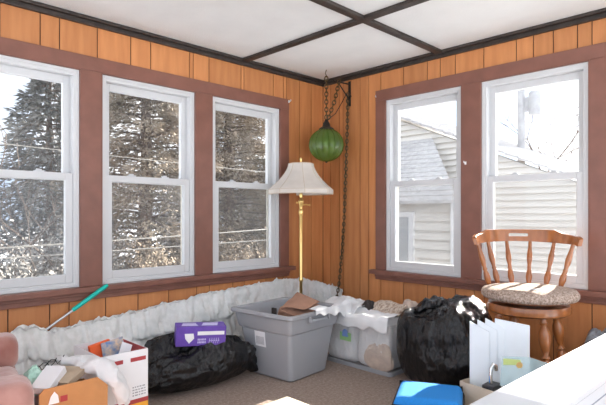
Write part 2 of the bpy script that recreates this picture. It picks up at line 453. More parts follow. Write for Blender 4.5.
# eaves over the window walls (outside)
mb = MB(); mb.box(END_L, .5, .12, .5, H+.0, H+.10); mb.box(.12,.5,END_R,.12,H,H+.10); S(mb.build('roof', 'housewhite'), 'eaves')

def foliage(mb, c0, n, fn, ln, wd):
    for _ in range(n):
        p, d = fn()
        d = Vector(d).normalized(); L_ = ln*random.uniform(.6,1.5); W_ = wd*random.uniform(.6,1.4)
        sd = d.cross(Vector((random.uniform(-1,1),random.uniform(-1,1),random.uniform(-1,1))))
        if sd.length < 1e-3: continue
        sd.normalize(); p = Vector(p)
        mb.add([p, p+d*L_*.5+sd*W_, p+d*L_, p+d*L_*.5-sd*W_], [(0,1,2,3)])

def conifer(name, x, y, h, r, label, leaf, n_br=150, per=70, zlow=.08, droop=.25, ln=.17, wd=.035, trunk=.16, group=None):
    t = thing(name, label, 'tree', (x, y, GZ), group)
    tr = MB(); tr.tube([(.05*nz((i,x,y)), .05*nz((i,y,x)), h*i/8) for i in range(9)], [trunk*(1-.95*i/8) for i in range(9)], 9)
    cr = MB()
    for b in range(n_br):
        q = (b+.5)/n_br
        z = h*(zlow+(1-zlow)*q**1.1)
        R_ = r*(1-q)**.75*random.uniform(.65,1.1)+.12
        an = b*2.39996+random.uniform(-.4,.4)
        dx, dy = math.cos(an), math.sin(an)
        pts = []
        for k in range(5):
            s = k/4
            pts.append(Vector((dx*R_*s, dy*R_*s, z + .18*R_*s - droop*R_*s*s)))
        tr.tube(pts, [.028*(1-q)+.008, .02, .014, .009, .005], 5, cap=False)
        for i in range(int(per*(.35+R_/r))):
            s = random.uniform(.12,1)**.8
            k = min(3, int(s*4)); p = pts[k].lerp(pts[k+1], s*4-k)
            sp = R_*.26*(1.1-s*.6)
            side = random.choice((-1,1))*random.uniform(0,1)
            p = p + Vector((-dy,dx,0))*side*sp + Vector((0,0,random.uniform(-.12,.06)))
            d = Vector((dx,dy,0))*.7+Vector((-dy,dx,0))*side*.9+Vector((random.uniform(-.4,.4),random.uniform(-.4,.4),random.uniform(-.7,.3)))
            cr_p = p; L_ = ln*random.uniform(.6,1.5); W_ = wd*random.uniform(.6,1.4)
            d.normalize(); sd = d.cross(Vector((random.uniform(-1,1),random.uniform(-1,1),random.uniform(-1,1))))
            if sd.length < 1e-3: continue
            sd.normalize()
            cr.add([cr_p, cr_p+d*L_*.5+sd*W_, cr_p+d*L_, cr_p+d*L_*.5-sd*W_], [(0,1,2,3)])
    tr.build('trunk', 'bark', t, smooth=True, recalc=False)
    cr.build('crown', leaf, t, recalc=False)
    return t

def bare(name, x, y, h, label, matn='bark', depth=4, r0=.06, spread=.6, cat='tree', z=GZ, rng=3, group=None):
    rd = random.Random(rng)
    mb = MB()
    def grow(p, d, L_, r, lv):
        pts = [p]; q = p
        for i in range(3):
            d = (d+Vector((rd.uniform(-.18,.18),rd.uniform(-.18,.18),rd.uniform(-.05,.12)))).normalized()
            q = q+d*L_/3; pts.append(q)
        mb.tube(pts, [r, r*.85, r*.72, r*.6], 5 if lv < 2 else 4, cap=False)
        if lv >= depth: return
        for i in range(rd.choice((2,3,3))):
            a = Vector((rd.uniform(-1,1),rd.uniform(-1,1),rd.uniform(-.1,.9))).normalized()
            grow(pts[rd.choice((2,3,3))], (d*(1-spread*.5)+a*spread).normalized(), L_*rd.uniform(.6,.85), r*.6, lv+1)
    grow(Vector((0,0,0)), Vector((0,0,1)), h*.32, r0, 0)
    o = mb.build(name, matn, smooth=True, recalc=False, loc=(x,y,z)); o.location = (x,y,z)
    return tag(o, label, cat, group)

# beyond the left windows (y > 0)
conifer('cedar_tree', 2.55, 4.9, 7.6, 1.75, 'brown-green cedar tree outside the window behind the floor lamp', 'leafA', 220, 290, .02, ln=.09, wd=.014)
conifer('cedar_tree', .55, 4.5, 7.2, 1.65, 'large brown-green cedar tree outside the middle window of three', 'leafA', 215, 265, .02, ln=.09, wd=.014)
conifer('spruce_tree', -.55, 5.6, 4.7, 1.55, 'dark drooping spruce tree outside the window above the rose armchair', 'leafB', 160, 130, .04, .45, ln=.12, wd=.018)
conifer('spruce_tree', 4.6, 7.6, 6.5, 2.0, 'dark spruce tree standing far behind the cedars', 'leafB', 130, 110, .03, ln=.13, wd=.02)
conifer('spruce_tree', -3.4, 10.5, 5.0, 2.2, 'dark spruce far off past the window above the armchair', 'leafB', 120, 100, .03, ln=.14, wd=.022)
def bush(x, y, w, h, matn, n, label, rng):
    rd = random.Random(rng)
    t = thing('shrub', label, 'shrub', (x, y, GZ), 'shrubs in the snowy yard')
    st = MB()
    tips = []
    for i in range(26):
        an = rd.uniform(0, 2*PI); R_ = w*math.sqrt(rd.random())
        e = Vector((math.cos(an)*R_, math.sin(an)*R_, h*rd.uniform(.6,1.05)))
        pts = [Vector((e.x*.12,e.y*.12,0)), Vector((e.x*.45,e.y*.45,e.z*.5)), e]
        st.tube(pts, [.014,.010,.004], 5, cap=False); tips.append(pts)
    st.build('stems', 'bark', t, recalc=False)
    lf = MB()
    for i in range(n):
        pts = rd.choice(tips); s = rd.uniform(.2,1)*2
        p = pts[int(min(s,1.99))].lerp(pts[int(min(s,1.99))+1], s-int(min(s,1.99)))
        p = p+Vector((rd.gauss(0,.12),rd.gauss(0,.12),rd.gauss(0,.1)))
        d = Vector((rd.uniform(-1,1),rd.uniform(-1,1),rd.uniform(-1,1))).normalized(); sd = d.orthogonal().normalized()
        L_ = rd.uniform(.03,.07); W_ = L_*.32
        lf.add([p,p+d*L_*.5+sd*W_,p+d*L_,p+d*L_*.5-sd*W_],[(0,1,2,3)])
    lf.build('foliage', matn, t, recalc=False)
bush(-1.75, 3.2, .95, 1.75, 'leafD', 16000, 'pale frosty shrub under the window above the rose armchair', 1)
bush(.25, 2.6, .75, 1.7, 'leafC', 13000, 'dry brown shrub under the middle window of three', 2)
bush(1.7, 2.6, .85, 1.75, 'leafC', 14000, 'dry brown shrub outside the window nearest the floor lamp', 3)
bush(-.85, 3.9, .8, 1.9, 'leafD', 13000, 'pale frosty shrub beyond the brown mullion above the squeegee', 4)
bare('bare_tree', -1.25, 3.3, 4.4, 'thin bare branches crossing the window above the rose armchair', 'bark', 4, .03, .75, rng=5)
def wire(pts, label, r=.005):
    mb = MB(); a, b, sag = pts
    P_ = [Vector(a).lerp(Vector(b), i/20)+Vector((0,0,-sag*4*(i/20)*(1-i/20))) for i in range(21)]
    mb.tube(P_, r, 6)
    return tag(mb.build('overhead_wire', 'wire', smooth=True), label, 'wire', 'overhead wires outside')
wire(((-7,1.9,.75),(3,1.9,1.0),.06), 'pale wire sagging low across the three window view', .008)
wire(((-7,2.2,.66),(3,1.6,.84),.03), 'second pale wire below the other across the three window view', .007)
wire(((-7,2.4,2.0),(3.5,1.8,1.62),.05), 'thin pale wire sloping across the upper sashes of the three windows', .004)

# neighbour's house beyond the right windows
hs = thing('neighbour_house', 'cream sided house with pale shingled gable outside the windows behind the stool', 'house', (6.2, 1.9, GZ))
def hx(x, y, z): return (x-6.2, y-1.9, z-GZ)
ridge_y, ridge_z, eave_y, slope = 4.6, 3.85, -1.15, .425
def rz(y): return ridge_z-abs(y-ridge_y)*slope
mb = MB()
n_s = 38
for i in range(n_s):      # lap siding up the gable
    za = lerp(GZ, ridge_z-.1, i/n_s); zb = lerp(GZ, ridge_z-.1, (i+1)/n_s)
    def yr(z): 
        lo = max(eave_y+.15, ridge_y-(ridge_z-.1-z)/slope); return lo, 2*ridge_y-lo
    a0, a1 = yr(za); b0, b1 = yr(zb)
    mb.add([hx(6.2,a0,za),hx(6.2,a1,za),hx(6.255,b1,zb),hx(6.255,b0,zb),hx(6.45,a0,za),hx(6.45,a1,za),hx(6.45,b1,zb),hx(6.45,b0,zb)],
           [(0,1,2,3),(4,7,6,5),(0,4,5,1),(1,5,6,2),(2,6,7,3),(3,7,4,0)])
mb.box(*[q for pr in zip(hx(6.45,eave_y+.15,GZ), hx(12,2*ridge_y-eave_y-.15,rz(eave_y)-.1)) for q in pr])
mb.build('wall', 'siding', hs)
mb = MB()
for sgn in (-1,1):
    ye = eave_y if sgn < 0 else 2*ridge_y-eave_y
    ze = rz(eave_y)
    nr = 22
    for i in range(nr):
        y0 = lerp(ye, ridge_y, i/nr); y1 = lerp(ye, ridge_y, (i+1)/nr)
        z0_ = lerp(ze, ridge_z, i/nr)+.03; z1_ = lerp(ze, ridge_z, (i+1)/nr)
        mb.add([hx(6.13,y0,z0_),hx(12.2,y0,z0_),hx(12.2,y1,z1_),hx(6.13,y1,z1_),hx(6.13,y0,z0_-.05),hx(12.2,y0,z0_-.05),hx(12.2,y1,z1_-.05),hx(6.13,y1,z1_-.05)],
               [(0,1,2,3),(4,7,6,5),(0,4,5,1),(1,5,6,2),(2,6,7,3),(3,7,4,0)])
mb.build('roof', 'shingle', hs)
# low shingled lean-to in front of the gable
mb = MB()
for i in range(14):
    t0, t1 = i/14, (i+1)/14
    za, zb = lerp(1.35,2.75,t0)+.02, lerp(1.35,2.75,t1); xa, xb = lerp(4.9,6.2,t0), lerp(4.9,6.2,t1)
    ya, yb = lerp(1.25,2.55,t0), lerp(1.25,2.55,t1)
    mb.add([hx(xa,ya,za),hx(xa,6.5,za),hx(xb,6.5,zb),hx(xb,yb,zb),hx(xa,ya,za-.06),hx(xa,6.5,za-.06),hx(xb,6.5,zb-.06),hx(xb,yb,zb-.06)],
           [(0,1,2,3),(4,7,6,5),(0,4,5,1),(1,5,6,2),(2,6,7,3),(3,7,4,0)])
mb.build('porch_roof', 'shingle', hs)
mb = MB()
for i in range(13):
    za = lerp(GZ,1.33,i/13); zb = lerp(GZ,1.33,(i+1)/13)
    mb.add([hx(5.1,1.4,za),hx(5.1,6.4,za),hx(5.16,6.4,zb),hx(5.16,1.42,zb),hx(6.2,1.4,za),hx(6.2,6.4,za),hx(6.2,6.4,zb),hx(6.2,1.42,zb)],
           [(0,1,2,3),(4,7,6,5),(0,4,5,1),(1,5,6,2),(2,6,7,3),(3,7,4,0)])
mb.build('porch_wall', 'siding', hs)
mb = MB(); a, b = hx(5.05,1.36,GZ), hx(5.14,1.48,1.36); mb.box(a[0],b[0],a[1],b[1],a[2],b[2]); mb.build('corner_board', 'housewhite', hs)
mb = MB(); a, b = hx(5.06,2.3,-.1), hx(5.14,3.2,1.15); mb.box(a[0],b[0],a[1],b[1],a[2],b[2]); wf = mb.build('window', 'housewhite', hs)
mb = MB(); a, b = hx(5.045,2.4,0), hx(5.07,3.1,1.05); mb.box(a[0],b[0],a[1],b[1],a[2],b[2]); mb.build('pane', 'houseglass', wf)
# utility pole with transformer
up_ = thing('utility_pole', 'grey utility pole with a transformer can beyond the house roof', 'utility pole', (10.6, 2.40, GZ))
mb = MB(); mb.tube([(0,0,0),(0,0,7.5)], [.12,.09], 12); mb.build('pole', 'pole', up_, smooth=True)
mb = MB(); mb.lathe([(.0,0),(.14,0),(.16,.06),(.16,.56),(.13,.62),(.0,.64)], (0,-.36,4.80), 16)
mb.obox((0,-.15,5.1),(.03,0,0),(0,.08,0),(0,0,.2)); mb.build('transformer', 'pole', up_, smooth=True)
mb = MB(); mb.obox((0,0,6.6),(.05,0,0),(0,1.0,0),(0,0,.06)); mb.build('crossarm', 'pole', up_)
wire(((10.6,2.25,3.6),(3.5,-5.5,3.3),.25), 'wire running from the utility pole across the window behind the stool', .010)
wire(((10.6,2.35,3.15),(3.5,-5.8,2.75),.25), 'lower wire running from the utility pole past the house roof', .010)
bare('bare_tree', 12.5, 2.6, 6.2, 'leafless tree beyond the house roof beside the utility pole', 'bark', 5, .07, .6, rng=11)
bare('bare_tree', 13.5, 6.4, 5.4, 'leafless tree behind the shingled gable', 'pole', 4, .07, .6, rng=14)

# ------------------------------------------------------------------ lace frill along the wall foot
ftop = [(-2.63,.44),(-2.58,.485),(-2.50,.47),(-2.42,.43),(-2.36,.445),(-2.16,.455),(-1.83,.475),(-1.44,.52),(-1.0,.545),(-.565,.565),(-.3,.545),(-.1,.50),(.25,.45)]
def frill_pt(s, out, z):
    """s<0 along left wall, s>0 turns down the right wall"""
    r = .16
    if s < -r: return (s, -.012-out, z)
    if s > r: return (-.012-out, -s, z)
    a = (s+r)/(2*r)*PI/2
    # rounded inside corner
    k = max(.02, r-out)
    cx, cy = -r-.012, -r-.012
    return (cx+math.sin(a)*k, cy+math.cos(a)*k, z)
mb = MB()
def tier(tz0, tz1, o0, o1, amp, fq, seed):
    def fn(u, v):
        s = lerp(-2.63, .27, u)
        top = interp(ftop, s)+.020*nz((s*5,0,seed))+.012*nz((s*17,2,seed))
        near = interp([(-2.6,1.0),(-1.2,.8),(-.8,.45),(.3,.45)], s)
        z = top*lerp(tz0, tz1, v)
        vf = interp([(-2.4,.6),(-1.5,1.2),(-1.0,3.0)], s); ruff = nz((s*15,v*vf,seed+5))*1.35+nz((s*36,v*vf*2.2,seed+7))*.75
        out = near*(lerp(o0, o1, v**.8)+amp*(.25+.75*v)*(ruff+.55))+.012
        z += .010*nz((s*30,v*3,seed+9))
        return frill_pt(s, max(.008,out), max(z,.004))
    mb.grid(fn, 420, 9)
tier(1.0,.62,.012,.070,.045,64,1); tier(.76,.30,.035,.115,.044,58,2); tier(.44,0,.06,.165,.028,62,3)
def heading(u, v):
    s = lerp(-2.63,.27,u); top = interp(ftop, s)+.020*nz((s*5,0,1))+.012*nz((s*17,2,1))
    near = interp([(-2.6,1.0),(-1.2,.8),(-.8,.5),(.3,.5)], s)
    return frill_pt(s, max(.008, near*(.03+.02*v+.035*nz((s*24,v*2,4))*v)), top*.95+(.022+.030*nz((s*19,1,8))+.02*nz((s*43,1,9)))*v+.0*s)
mb.grid(heading, 420, 3)
lc = mb.build('lace_curtain', 'lace', smooth=True, recalc=False, solid=.002)
tag(lc, 'long ruffled white lace curtain heaped along the foot of the wall', 'curtain')

# ------------------------------------------------------------------ floor lamp
LX, LY = -.50, -.215
fl = thing('floor_lamp', 'brass floor lamp with a white bell shade in the corner', 'lamp', (LX, LY, 0))
mb = MB(); mb.lathe([(0,0),(.115,0),(.118,.012),(.105,.022),(.06,.035),(.03,.05),(.022,.075),(.014,.09),(0,.09)], n=32); mb.build('base', 'brass', fl, smooth=True)
mb = MB()
pr = [(0,.09),(.013,.09),(.013,.55),(.018,.56),(.018,.575),(.013,.585),(.0125,1.10),(.017,1.11),(.021,1.13),(.017,1.15),(.012,1.16),(.014,1.19),(.022,1.205),(.024,1.222),(.015,1.24),(.011,1.25),(.016,1.27),(.012,1.30),(0,1.30)]
mb.lathe(pr, n=20); mb.build('pole', 'brass', fl, smooth=True, angle=30)
mb = MB(); mb.lathe([(0,1.30),(.018,1.30),(.02,1.33),(.016,1.36),(0,1.36)], n=16); mb.build('socket', 'brass', fl, smooth=True)
mb = MB(); mb.tube([(0,0,1.19),(.03,-.03,1.195),(.045,-.045,1.19)], .006, 8); mb.ball((.05,-.05,1.19),.009); mb.ball((-.028,.02,1.21),.009); mb.build('switch', 'brass', fl, smooth=True)
# shade: six flared panels
ZB, ZT = 1.283, 1.533
rb, rt = .268, .102
def shade_r(t):   # t 0 bottom .. 1 top
    if t < .14: return rb
    q = (t-.14)/.86
    return rt+(rb-rt)*(1-q)**1.65
NP = 8
def panel_mod(an):
    a = (an % (2*PI/NP))-PI/NP
    return (math.cos(PI/NP)/math.cos(a))*.55+.45
mb = MB()
def shf(u, v):
    an = u*2*PI+.12; r = shade_r(v)*panel_mod(u*2*PI)
    return (math.cos(an)*r, math.sin(an)*r, lerp(ZB,ZT,v))
mb.grid(shf, 96, 22)
sh = mb.build('lamp_shade', 'shade', fl, smooth=True, solid=.003, merge=True, angle=60)
mb = MB()
for k in range(NP):
    an = k*2*PI/NP+.12
    mb.tube([(math.cos(an)*(shade_r(v)*panel_mod(k*2*PI/NP)+.002), math.sin(an)*(shade_r(v)*panel_mod(k*2*PI/NP)+.002), lerp(ZB,ZT,v)) for v in [i/22 for i in range(23)]], .0035, 6)
def ringpts(v, off): return [((shade_r(v)*panel_mod(i/96*2*PI)+off)*math.cos(i/96*2*PI+.12), (shade_r(v)*panel_mod(i/96*2*PI)+off)*math.sin(i/96*2*PI+.12), lerp(ZB,ZT,v)) for i in range(97)]
mb.tube(ringpts(0,.001), .004, 6); mb.tube(ringpts(.14,.002), .003, 6); mb.tube(ringpts(1,.001), .004, 6)
mb.build('braid', 'shade_trim', sh, smooth=True)
mb = MB()
for k in range(3):
    an = k*2*PI/3; mb.tube([(0,0,1.545),(math.cos(an)*.10,math.sin(an)*.10,ZT-.004)], .0025, 6)
mb.tube([(.0,.0,1.36),(.05,0,1.42),(.05,0,1.5),(0,0,1.55)], .0025, 6); mb.tube([(.0,.0,1.36),(-.05,0,1.42),(-.05,0,1.5),(0,0,1.55)], .0025, 6)
mb.build('harp', 'brass', sh, smooth=True)
mb = MB(); mb.lathe([(0,1.545),(.008,1.547),(.006,1.556),(.012,1.568),(.009,1.582),(0,1.587)], n=12); mb.build('finial', 'brass', fl, smooth=True)

# ------------------------------------------------------------------ hanging swag lamp
GX, GY = -.275, -.295
def chain_links(mb, pts, L_=.045, r=.005, w=.014):
    # walk along polyline and lay alternating links
    segs = []
    for a, b in zip(pts, pts[1:]):
        a = Vector(a); b = Vector(b); n = max(1, round((b-a).length/(L_*.72)))
        for i in range(n): segs.append((a.lerp(b, (i+.5)/n), (b-a).normalized()))
    for i, (c, d) in enumerate(segs):
        o = d.orthogonal().normalized(); e = d.cross(o)
        s = o if i % 2 else e
        pp = []
        for k in range(10):
            an = 2*PI*k/10
            pp.append(c + d*math.cos(an)*L_*.5 + s*math.sin(an)*w)
        pp.append(pp[0])
        mb.tube(pp, r, 5, cap=False)
hl = thing('pendant_lamp', 'green ribbed glass globe lamp hanging on chains in the corner', 'lamp', (GX, GY, 1.55))
mb = MB()
R0 = .140; ZC = .155
prof = [(.052, ZC+.136)]
for i in range(1, 24):
    a = lerp(1.28, -PI/2, i/23); prof.append((max(.003, R0*1.0*math.cos(a)), ZC+R0*1.02*math.sin(a)))
mb.lathe(prof, n=120, rmod=lambda an, z: 1+.17*(abs(math.sin(an*7))**.8-.6)*max(0,1-abs((z-ZC)/R0)**4))
mb.build('globe', 'greenglass', hl, smooth=True, angle=80, solid=.004)
mb = MB(); mb.lathe([(0,.276),(.062,.276),(.066,.290),(.052,.302),(.034,.312),(.030,.335),(.020,.352),(.012,.372),(0,.374)], n=24); mb.build('cap', 'iron', hl, smooth=True)
mb = MB(); mb.lathe([(0,.10),(.020,.11),(.028,.15),(.022,.19),(.014,.215),(.014,.276),(0,.276)], n=14); mb.build('bulb', 'white', hl, smooth=True)
mb = MB(); mb.lathe([(0,.0),(.008,.004),(.012,.014),(0,.02)], n=10); mb.build('bottom_finial', 'iron', hl, smooth=True)
BZ = 2.20
brk = Vector((-.012,-.29,0))
mb = MB()
topz = 2.24-1.55
chain_links(mb, [(0,0,.374),(0.0,.0,H-.06-1.55)])
chain_links(mb, [(.008,-.01,.374),(.045,-.055,.53),(.10,-.06,H-.08-1.55)])
mb.tube([(0,0,H-.065-1.55),(0,0,H-.05-1.55),(0,.012,H-.03-1.55),(0,0,H-1.5505)], .004, 8)
mb.build('chain', 'chain', hl, smooth=True)
mb = MB()
mb.tube([(.0,0,.36),(.04,-.07,.42),(.10,-.09,.52),(.16,-.085,.60),(.22,-.07,.62),(.258,-.062,.60)], .0035, 6)
mb.build('cord', 'iron', hl, smooth=True)
# wall bracket + chain down the right wall
wb = thing('wall_bracket', 'black iron wall bracket by the ceiling corner holding the lamp chain', 'bracket', (-.004, -.295, 2.1))
mb = MB()
mb.obox((0,-.03,.08),(.004,0,0),(0,.012,0),(0,0,.11)); mb.tube([(-.004,-.03,.165),(-.19,-.01,.165),(-.20,-.01,.175)], .006, 8)
mb.tube([(-.004,-.03,.02),(-.03,-.03,.05),(-.13,-.015,.155)], .005, 8); mb.build('arm', 'iron', wb, smooth=True)
sc_ = MB()
pts = [(-.02,-.318,2.19),(-.018,-.312,1.9),(-.018,-.295,1.5),(-.018,-.275,1.1),(-.020,-.255,.8),(-.055,-.245,.48),(-.20,-.26,.05)]
chain_links(sc_, pts, .042, .0042, .012)
ch = sc_.build('hanging_chain', 'chain', smooth=True)
tag(ch, 'long dark chain with a cord hanging down the panelling below the bracket', 'chain')
mb = MB(); mb.tube([(p[0]-.004,p[1]+.006*(-1)**i,p[2]) for i, p in enumerate(pts)], .003, 6); mb.build('cord', 'iron', ch, smooth=True)

# ------------------------------------------------------------------ crumpled bags
def crumple_bag(name, c, rad, seed, matn, label, cat, flat=.0, power=2.6, amp=.10, knot=None, group=None, rz=0, sub=6, folds=1.0):
    bm = bmesh.new(); bmesh.ops.create_icosphere(bm, subdivisions=sub, radius=1)
    ca, sa = math.cos(rz), math.sin(rz)
    for v in bm.verts:
        p = v.co.normalized()
        # superellipsoid so the bag slumps
        q = (abs(p.x)**power+abs(p.y)**power+abs(p.z)**power)**(-1/power)
        p = p*q
        x, y, z = p
        zz_ = z*.5+.5
        k = 1.05-(.10 if rad[2] > .5 else .22)*zz_*zz_
        d = nz(p,1.4,seed)*1.6
        hh_ = math.hypot(p.x,p.y)+.15
        tw = .9*nz(p,1.1,seed+31)
        for s, a in ((2.3,.62),(4.8,.34),(9.5,.15)):
            n1 = noise.noise(Vector((p.x/hh_*s+tw+seed, p.y/hh_*s-tw+seed, p.z*s*.32+seed*.3+s))); d += a*(.5-1.7*math.sqrt(n1*n1+.002))
        n1 = nz(p, 4.2, seed+2); d += folds*.30*(.5-1.7*math.sqrt(n1*n1+.003))
        d = d*amp-.02
        r = 1+d
        X, Y, Z_ = x*k*r*rad[0], y*k*r*rad[1], (zz_)*(1+d*1.2)*rad[2]
        Z_ = max(.003+.004*abs(nz(p,9,seed)), Z_)
        v.co = (ca*X-sa*Y, sa*X+ca*Y, Z_)
    mb = MB(); mb.v = [tuple(v.co) for v in bm.verts]; mb.f = [tuple(q.index for q in f.verts) for f in bm.faces]; mb.m = [0]*len(mb.f)
    bm.free()
    o = mb.build(name, matn, smooth=True, angle=55)
    o.location = c
    return tag(o, label, cat, group)

b1 = crumple_bag('garbage_bag', (-1.62,-.375,0), (.42,.20,.315), 3.1, 'blackbag', 'low slumped black garbage bag lying under the purple carton', 'bag', amp=.12, rz=-.06, power=2.4)
b2 = crumple_bag('garbage_bag', (-.47,-1.56,0), (.30,.30,.55), 8.4, 'blackbag', 'tall full black garbage bag standing beside the stool', 'bag', amp=.075, power=2.8)
def knot_part(parent, pts, rads, seed, matn, name='knot'):
    mb = MB()
    P_ = [Vector(p) for p in pts]
    n = 26
    ring = []
    for i in range(n+1):
        t = i/n*(len(P_)-1); k = min(len(P_)-2, int(t)); ring.append(P_[k].lerp(P_[k+1], t-k))
    rr = [interp(list(enumerate(rads)), i/n*(len(rads)-1)) for i in range(n+1)]
    mb.tube(ring, rr, 28, flat=.8)
    mb.v = [tuple(Vector(v)+Vector((nz(v,22,seed),nz(v,22,seed+3),nz(v,22,seed+6)))*.022+Vector((nz(v,50,seed),nz(v,50,seed+3),nz(v,50,seed+6)))*.008) for v in mb.v]
    return mb.build(name, matn, parent, smooth=True)
knot_part(b2, [(-.18,.14,.49),(-.10,.10,.54),(.02,.02,.53),(.14,-.06,.535),(.22,-.12,.48)], [.02,.04,.032,.045,.02], 5, 'blackbag')
knot_part(b1, [(.24,-.04,.22),(.33,-.06,.17),(.375,-.08,.10),(.41,-.10,.03)], [.07,.085,.075,.025], 15, 'blackbag', 'gathered_neck')
gb = crumple_bag('garbage_bag', (-.255,-2.43,0), (.20,.19,.455), 12.7, 'greybag', 'grey plastic garbage bag half hidden behind the white chest', 'bag', amp=.10)

# purple carton lying on the low bag
pc = thing('bag_carton', 'purple and white carton of bin liners lying on the low black bag', 'carton', (-1.64,-.445,.288), rz=.02)
w, d, h = .24, .10, .125
mb = MB(); mb.box(-w/2*1.3,w/2*1.3,-d/2,d/2,0,h); mb.build('carton', 'purple', pc, bevel=.003)
yy = -d/2-.0012
mb = MB(); mb.add([(-.105,yy,.082),(-.05,yy,.082),(-.045,yy,.05),(-.075,yy,.018),(-.10,yy,.05)], [(0,1,2,3,4)])
mb.box(-.025,.145,yy,yy+.001,.070,.094); mb.build('print_panel', 'white', pc)
mb = MB()
rd = random.Random(4)
for i in range(6):
    for r_ in range(2): mb.box(-.022+i*.009,-.022+i*.009+.006,yy,yy+.001,.018+r_*.018,.03+r_*.018)
for i in range(5):
    x = .048+i*.014; mb.add([(x,yy,.014),(x+.003,yy,.014),(x+.008,yy,.05),(x+.005,yy,.05)], [(0,1,2,3)]); mb.add([(x+.002,yy,.03),(x+.011,yy,.03),(x+.012,yy,.036),(x+.003,yy,.036)], [(0,1,2,3)])
mb.build('lettering', 'lilac', pc)
mb = MB(); mb.add([(-.125,-.03,h+.001),(-.02,-.033,h+.001),(-.03,.02,h+.001),(-.11,.025,h+.001)],[(0,1,2,3)]); mb.add([(.0,-.03,h+.001),(.10,-.032,h+.001),(.115,.028,h+.001),(.02,.03,h+.001)],[(0,1,2,3)]); mb.build('top_print', 'lilac', pc)
pc.rotation_euler = (.10,.05,-.42)

# ------------------------------------------------------------------ grey tote
tt = thing('storage_tote', 'large open grey plastic tote in front of the floor lamp', 'storage tote', (0,0,0))
def rrect(x0, x1, y0, y1, r, n=6):
    pts = []
    for cx, cy, a0 in ((x1-r,y0+r,-PI/2),(x1-r,y1-r,0),(x0+r,y1-r,PI/2),(x0+r,y0+r,PI)):
        for i in range(n+1):
            a = a0+PI/2*i/n; pts.append((cx+math.cos(a)*r, cy+math.sin(a)*r))
    return pts
def tub(mb, rings, closed_bottom=True):
    """rings: list of (rect, z)"""
    n = None; vs = []; fs = []
    for (rc, z) in rings:
        p = rrect(*rc); n = len(p); vs += [(a,b,z) for a, b in p]
    for i in range(len(rings)-1):
        for k in range(n):
            a = i*n+k; b = i*n+(k+1) % n; fs.append((a,b,b+n,a+n))
    if closed_bottom: fs.append(tuple(range(n-1,-1,-1))); fs.append(tuple(range((len(rings)-1)*n, len(rings)*n)))
    mb.add(vs, fs)
bx = (-1.165,-.775,-.800,-.40); tx = (-1.225,-.700,-.845,-.33)
def rc(t, off=0, r=.035): return (lerp(bx[0],tx[0],t)-off, lerp(bx[1],tx[1],t)+off, lerp(bx[2],tx[2],t)-off, lerp(bx[3],tx[3],t)+off, r)
mb = MB()
tub(mb, [(rc(0,-.012),0.002),(rc(0),.012),(rc(.70,0),.322),(rc(.70,.012),.330),(rc(.72,.016),.345),(rc(.95,.016),.425),(rc(.95,.034),.430),(rc(1,.036),.438),(rc(1,.034),.456),(rc(1,.018),.460),(rc(1,.0),.452),(rc(.9,-.004),.40),(rc(.6,-.006),.28),(rc(.05,-.008),.02)])
mb.build('tub', 'tote', tt, smooth=True, angle=35)
mb = MB()
for cx in (-.86,-1.06):      # moulded ribs under the rim
    mb.obox((cx,-.878,.412),(.006,0,0),(0,.010,0),(0,0,.020))
mb.obox((-.96,-.874,.40),(.09,0,0),(0,.006,0),(0,0,.010)); mb.build('handle', 'tote', tt, bevel=.003)
# sticker on the side facing the purple carton
tt.rotation_euler = (0,0,math.radians(5)); tt.location = (-1.195,-.815,0)
TM = Matrix.Translation((-1.195,-.815,0)) @ Matrix.Rotation(math.radians(5),4,'Z') @ Matrix.Translation((1.195,.815,0))
tt.matrix_basis = TM
def side_x(z): return lerp(bx[0], tx[0], z/.46)-.0015
mb = MB(); y0, y1 = -.60,-.50
mb.add([(side_x(.21),y0,.21),(side_x(.21),y1,.21),(side_x(.315),y1,.315),(side_x(.315),y0,.315)],[(0,1,2,3)]); st = mb.build('sticker', 'white', tt, solid=.001)
mb = MB()
for i in range(7):
    ya = y0+.015+i*.011; mb.add([(side_x(.225)-.002,ya,.225),(side_x(.225)-.002,ya+.005,.225),(side_x(.28)-.002,ya+.005,.28),(side_x(.28)-.002,ya,.28)],[(0,1,2,3)])
mb.build('print', 'grayprint', st)
# contents
def crumple_sheet(fn, nu, nv, amp, seed, sc=9):
    mb = MB(); mb.grid(fn, nu, nv)
    mb.v = [(v[0]+amp*nz(v,sc,seed), v[1]+amp*nz(v,sc,seed+3), v[2]+amp*(nz(v,sc,seed+6)+.5*nz(v,sc*2.3,seed+8))) for v in mb.v]
    return mb
# kraft paper bag: flattened sack leaning out of the tote
kb = MB()
a, b_, c_, d_ = Vector((-1.12,-.649,.478)), Vector((-1.03,-.790,.470)), Vector((-.842,-.76,.492)), Vector((-.903,-.582,.548))
def kf(u, v):
    return tuple(a.lerp(b_,u).lerp(d_.lerp(c_,u),v)+Vector((0,0,.012*math.sin(u*PI)*math.sin(v*PI))))
kb.grid(kf, 24, 16)
def kf2(u, v):
    q = a.lerp(b_,u).lerp(d_.lerp(c_,u),v); return (q.x, q.y, q.z-.022-.05*(1-v)*u)
kb.grid(kf2, 24, 16)
kb.v = [(v[0]+.008*nz(v,14,2), v[1]+.008*nz(v,14,5), v[2]+.008*nz(v,14,8)) for v in kb.v]
tag(kb.build('paper_bag', 'kraft', smooth=True, solid=.003), 'flattened brown paper sack lying across the open grey tote', 'paper bag')
crumple_bag('dark_garment', (-.89,-.66,.30), (.07,.08,.185), 21.0, 'darkstuff', 'dark brown garment stuffed in the grey tote beside the paper sack', 'clothing', sub=5)
crumple_bag('filled_sack', (-.99,-.62,.03), (.12,.13,.42), 27.0, 'kraft', 'brown packing paper heaped inside the grey tote under the sack', 'paper', sub=5)
tbk = MB(); tbk.box(-1.165,-1.150,-.64,-.60,.20,.475)
tag(tbk.build('dark_folder', 'darkstuff', bevel=.003), 'thin dark green-black folder standing at the edge of the grey tote', 'folder')
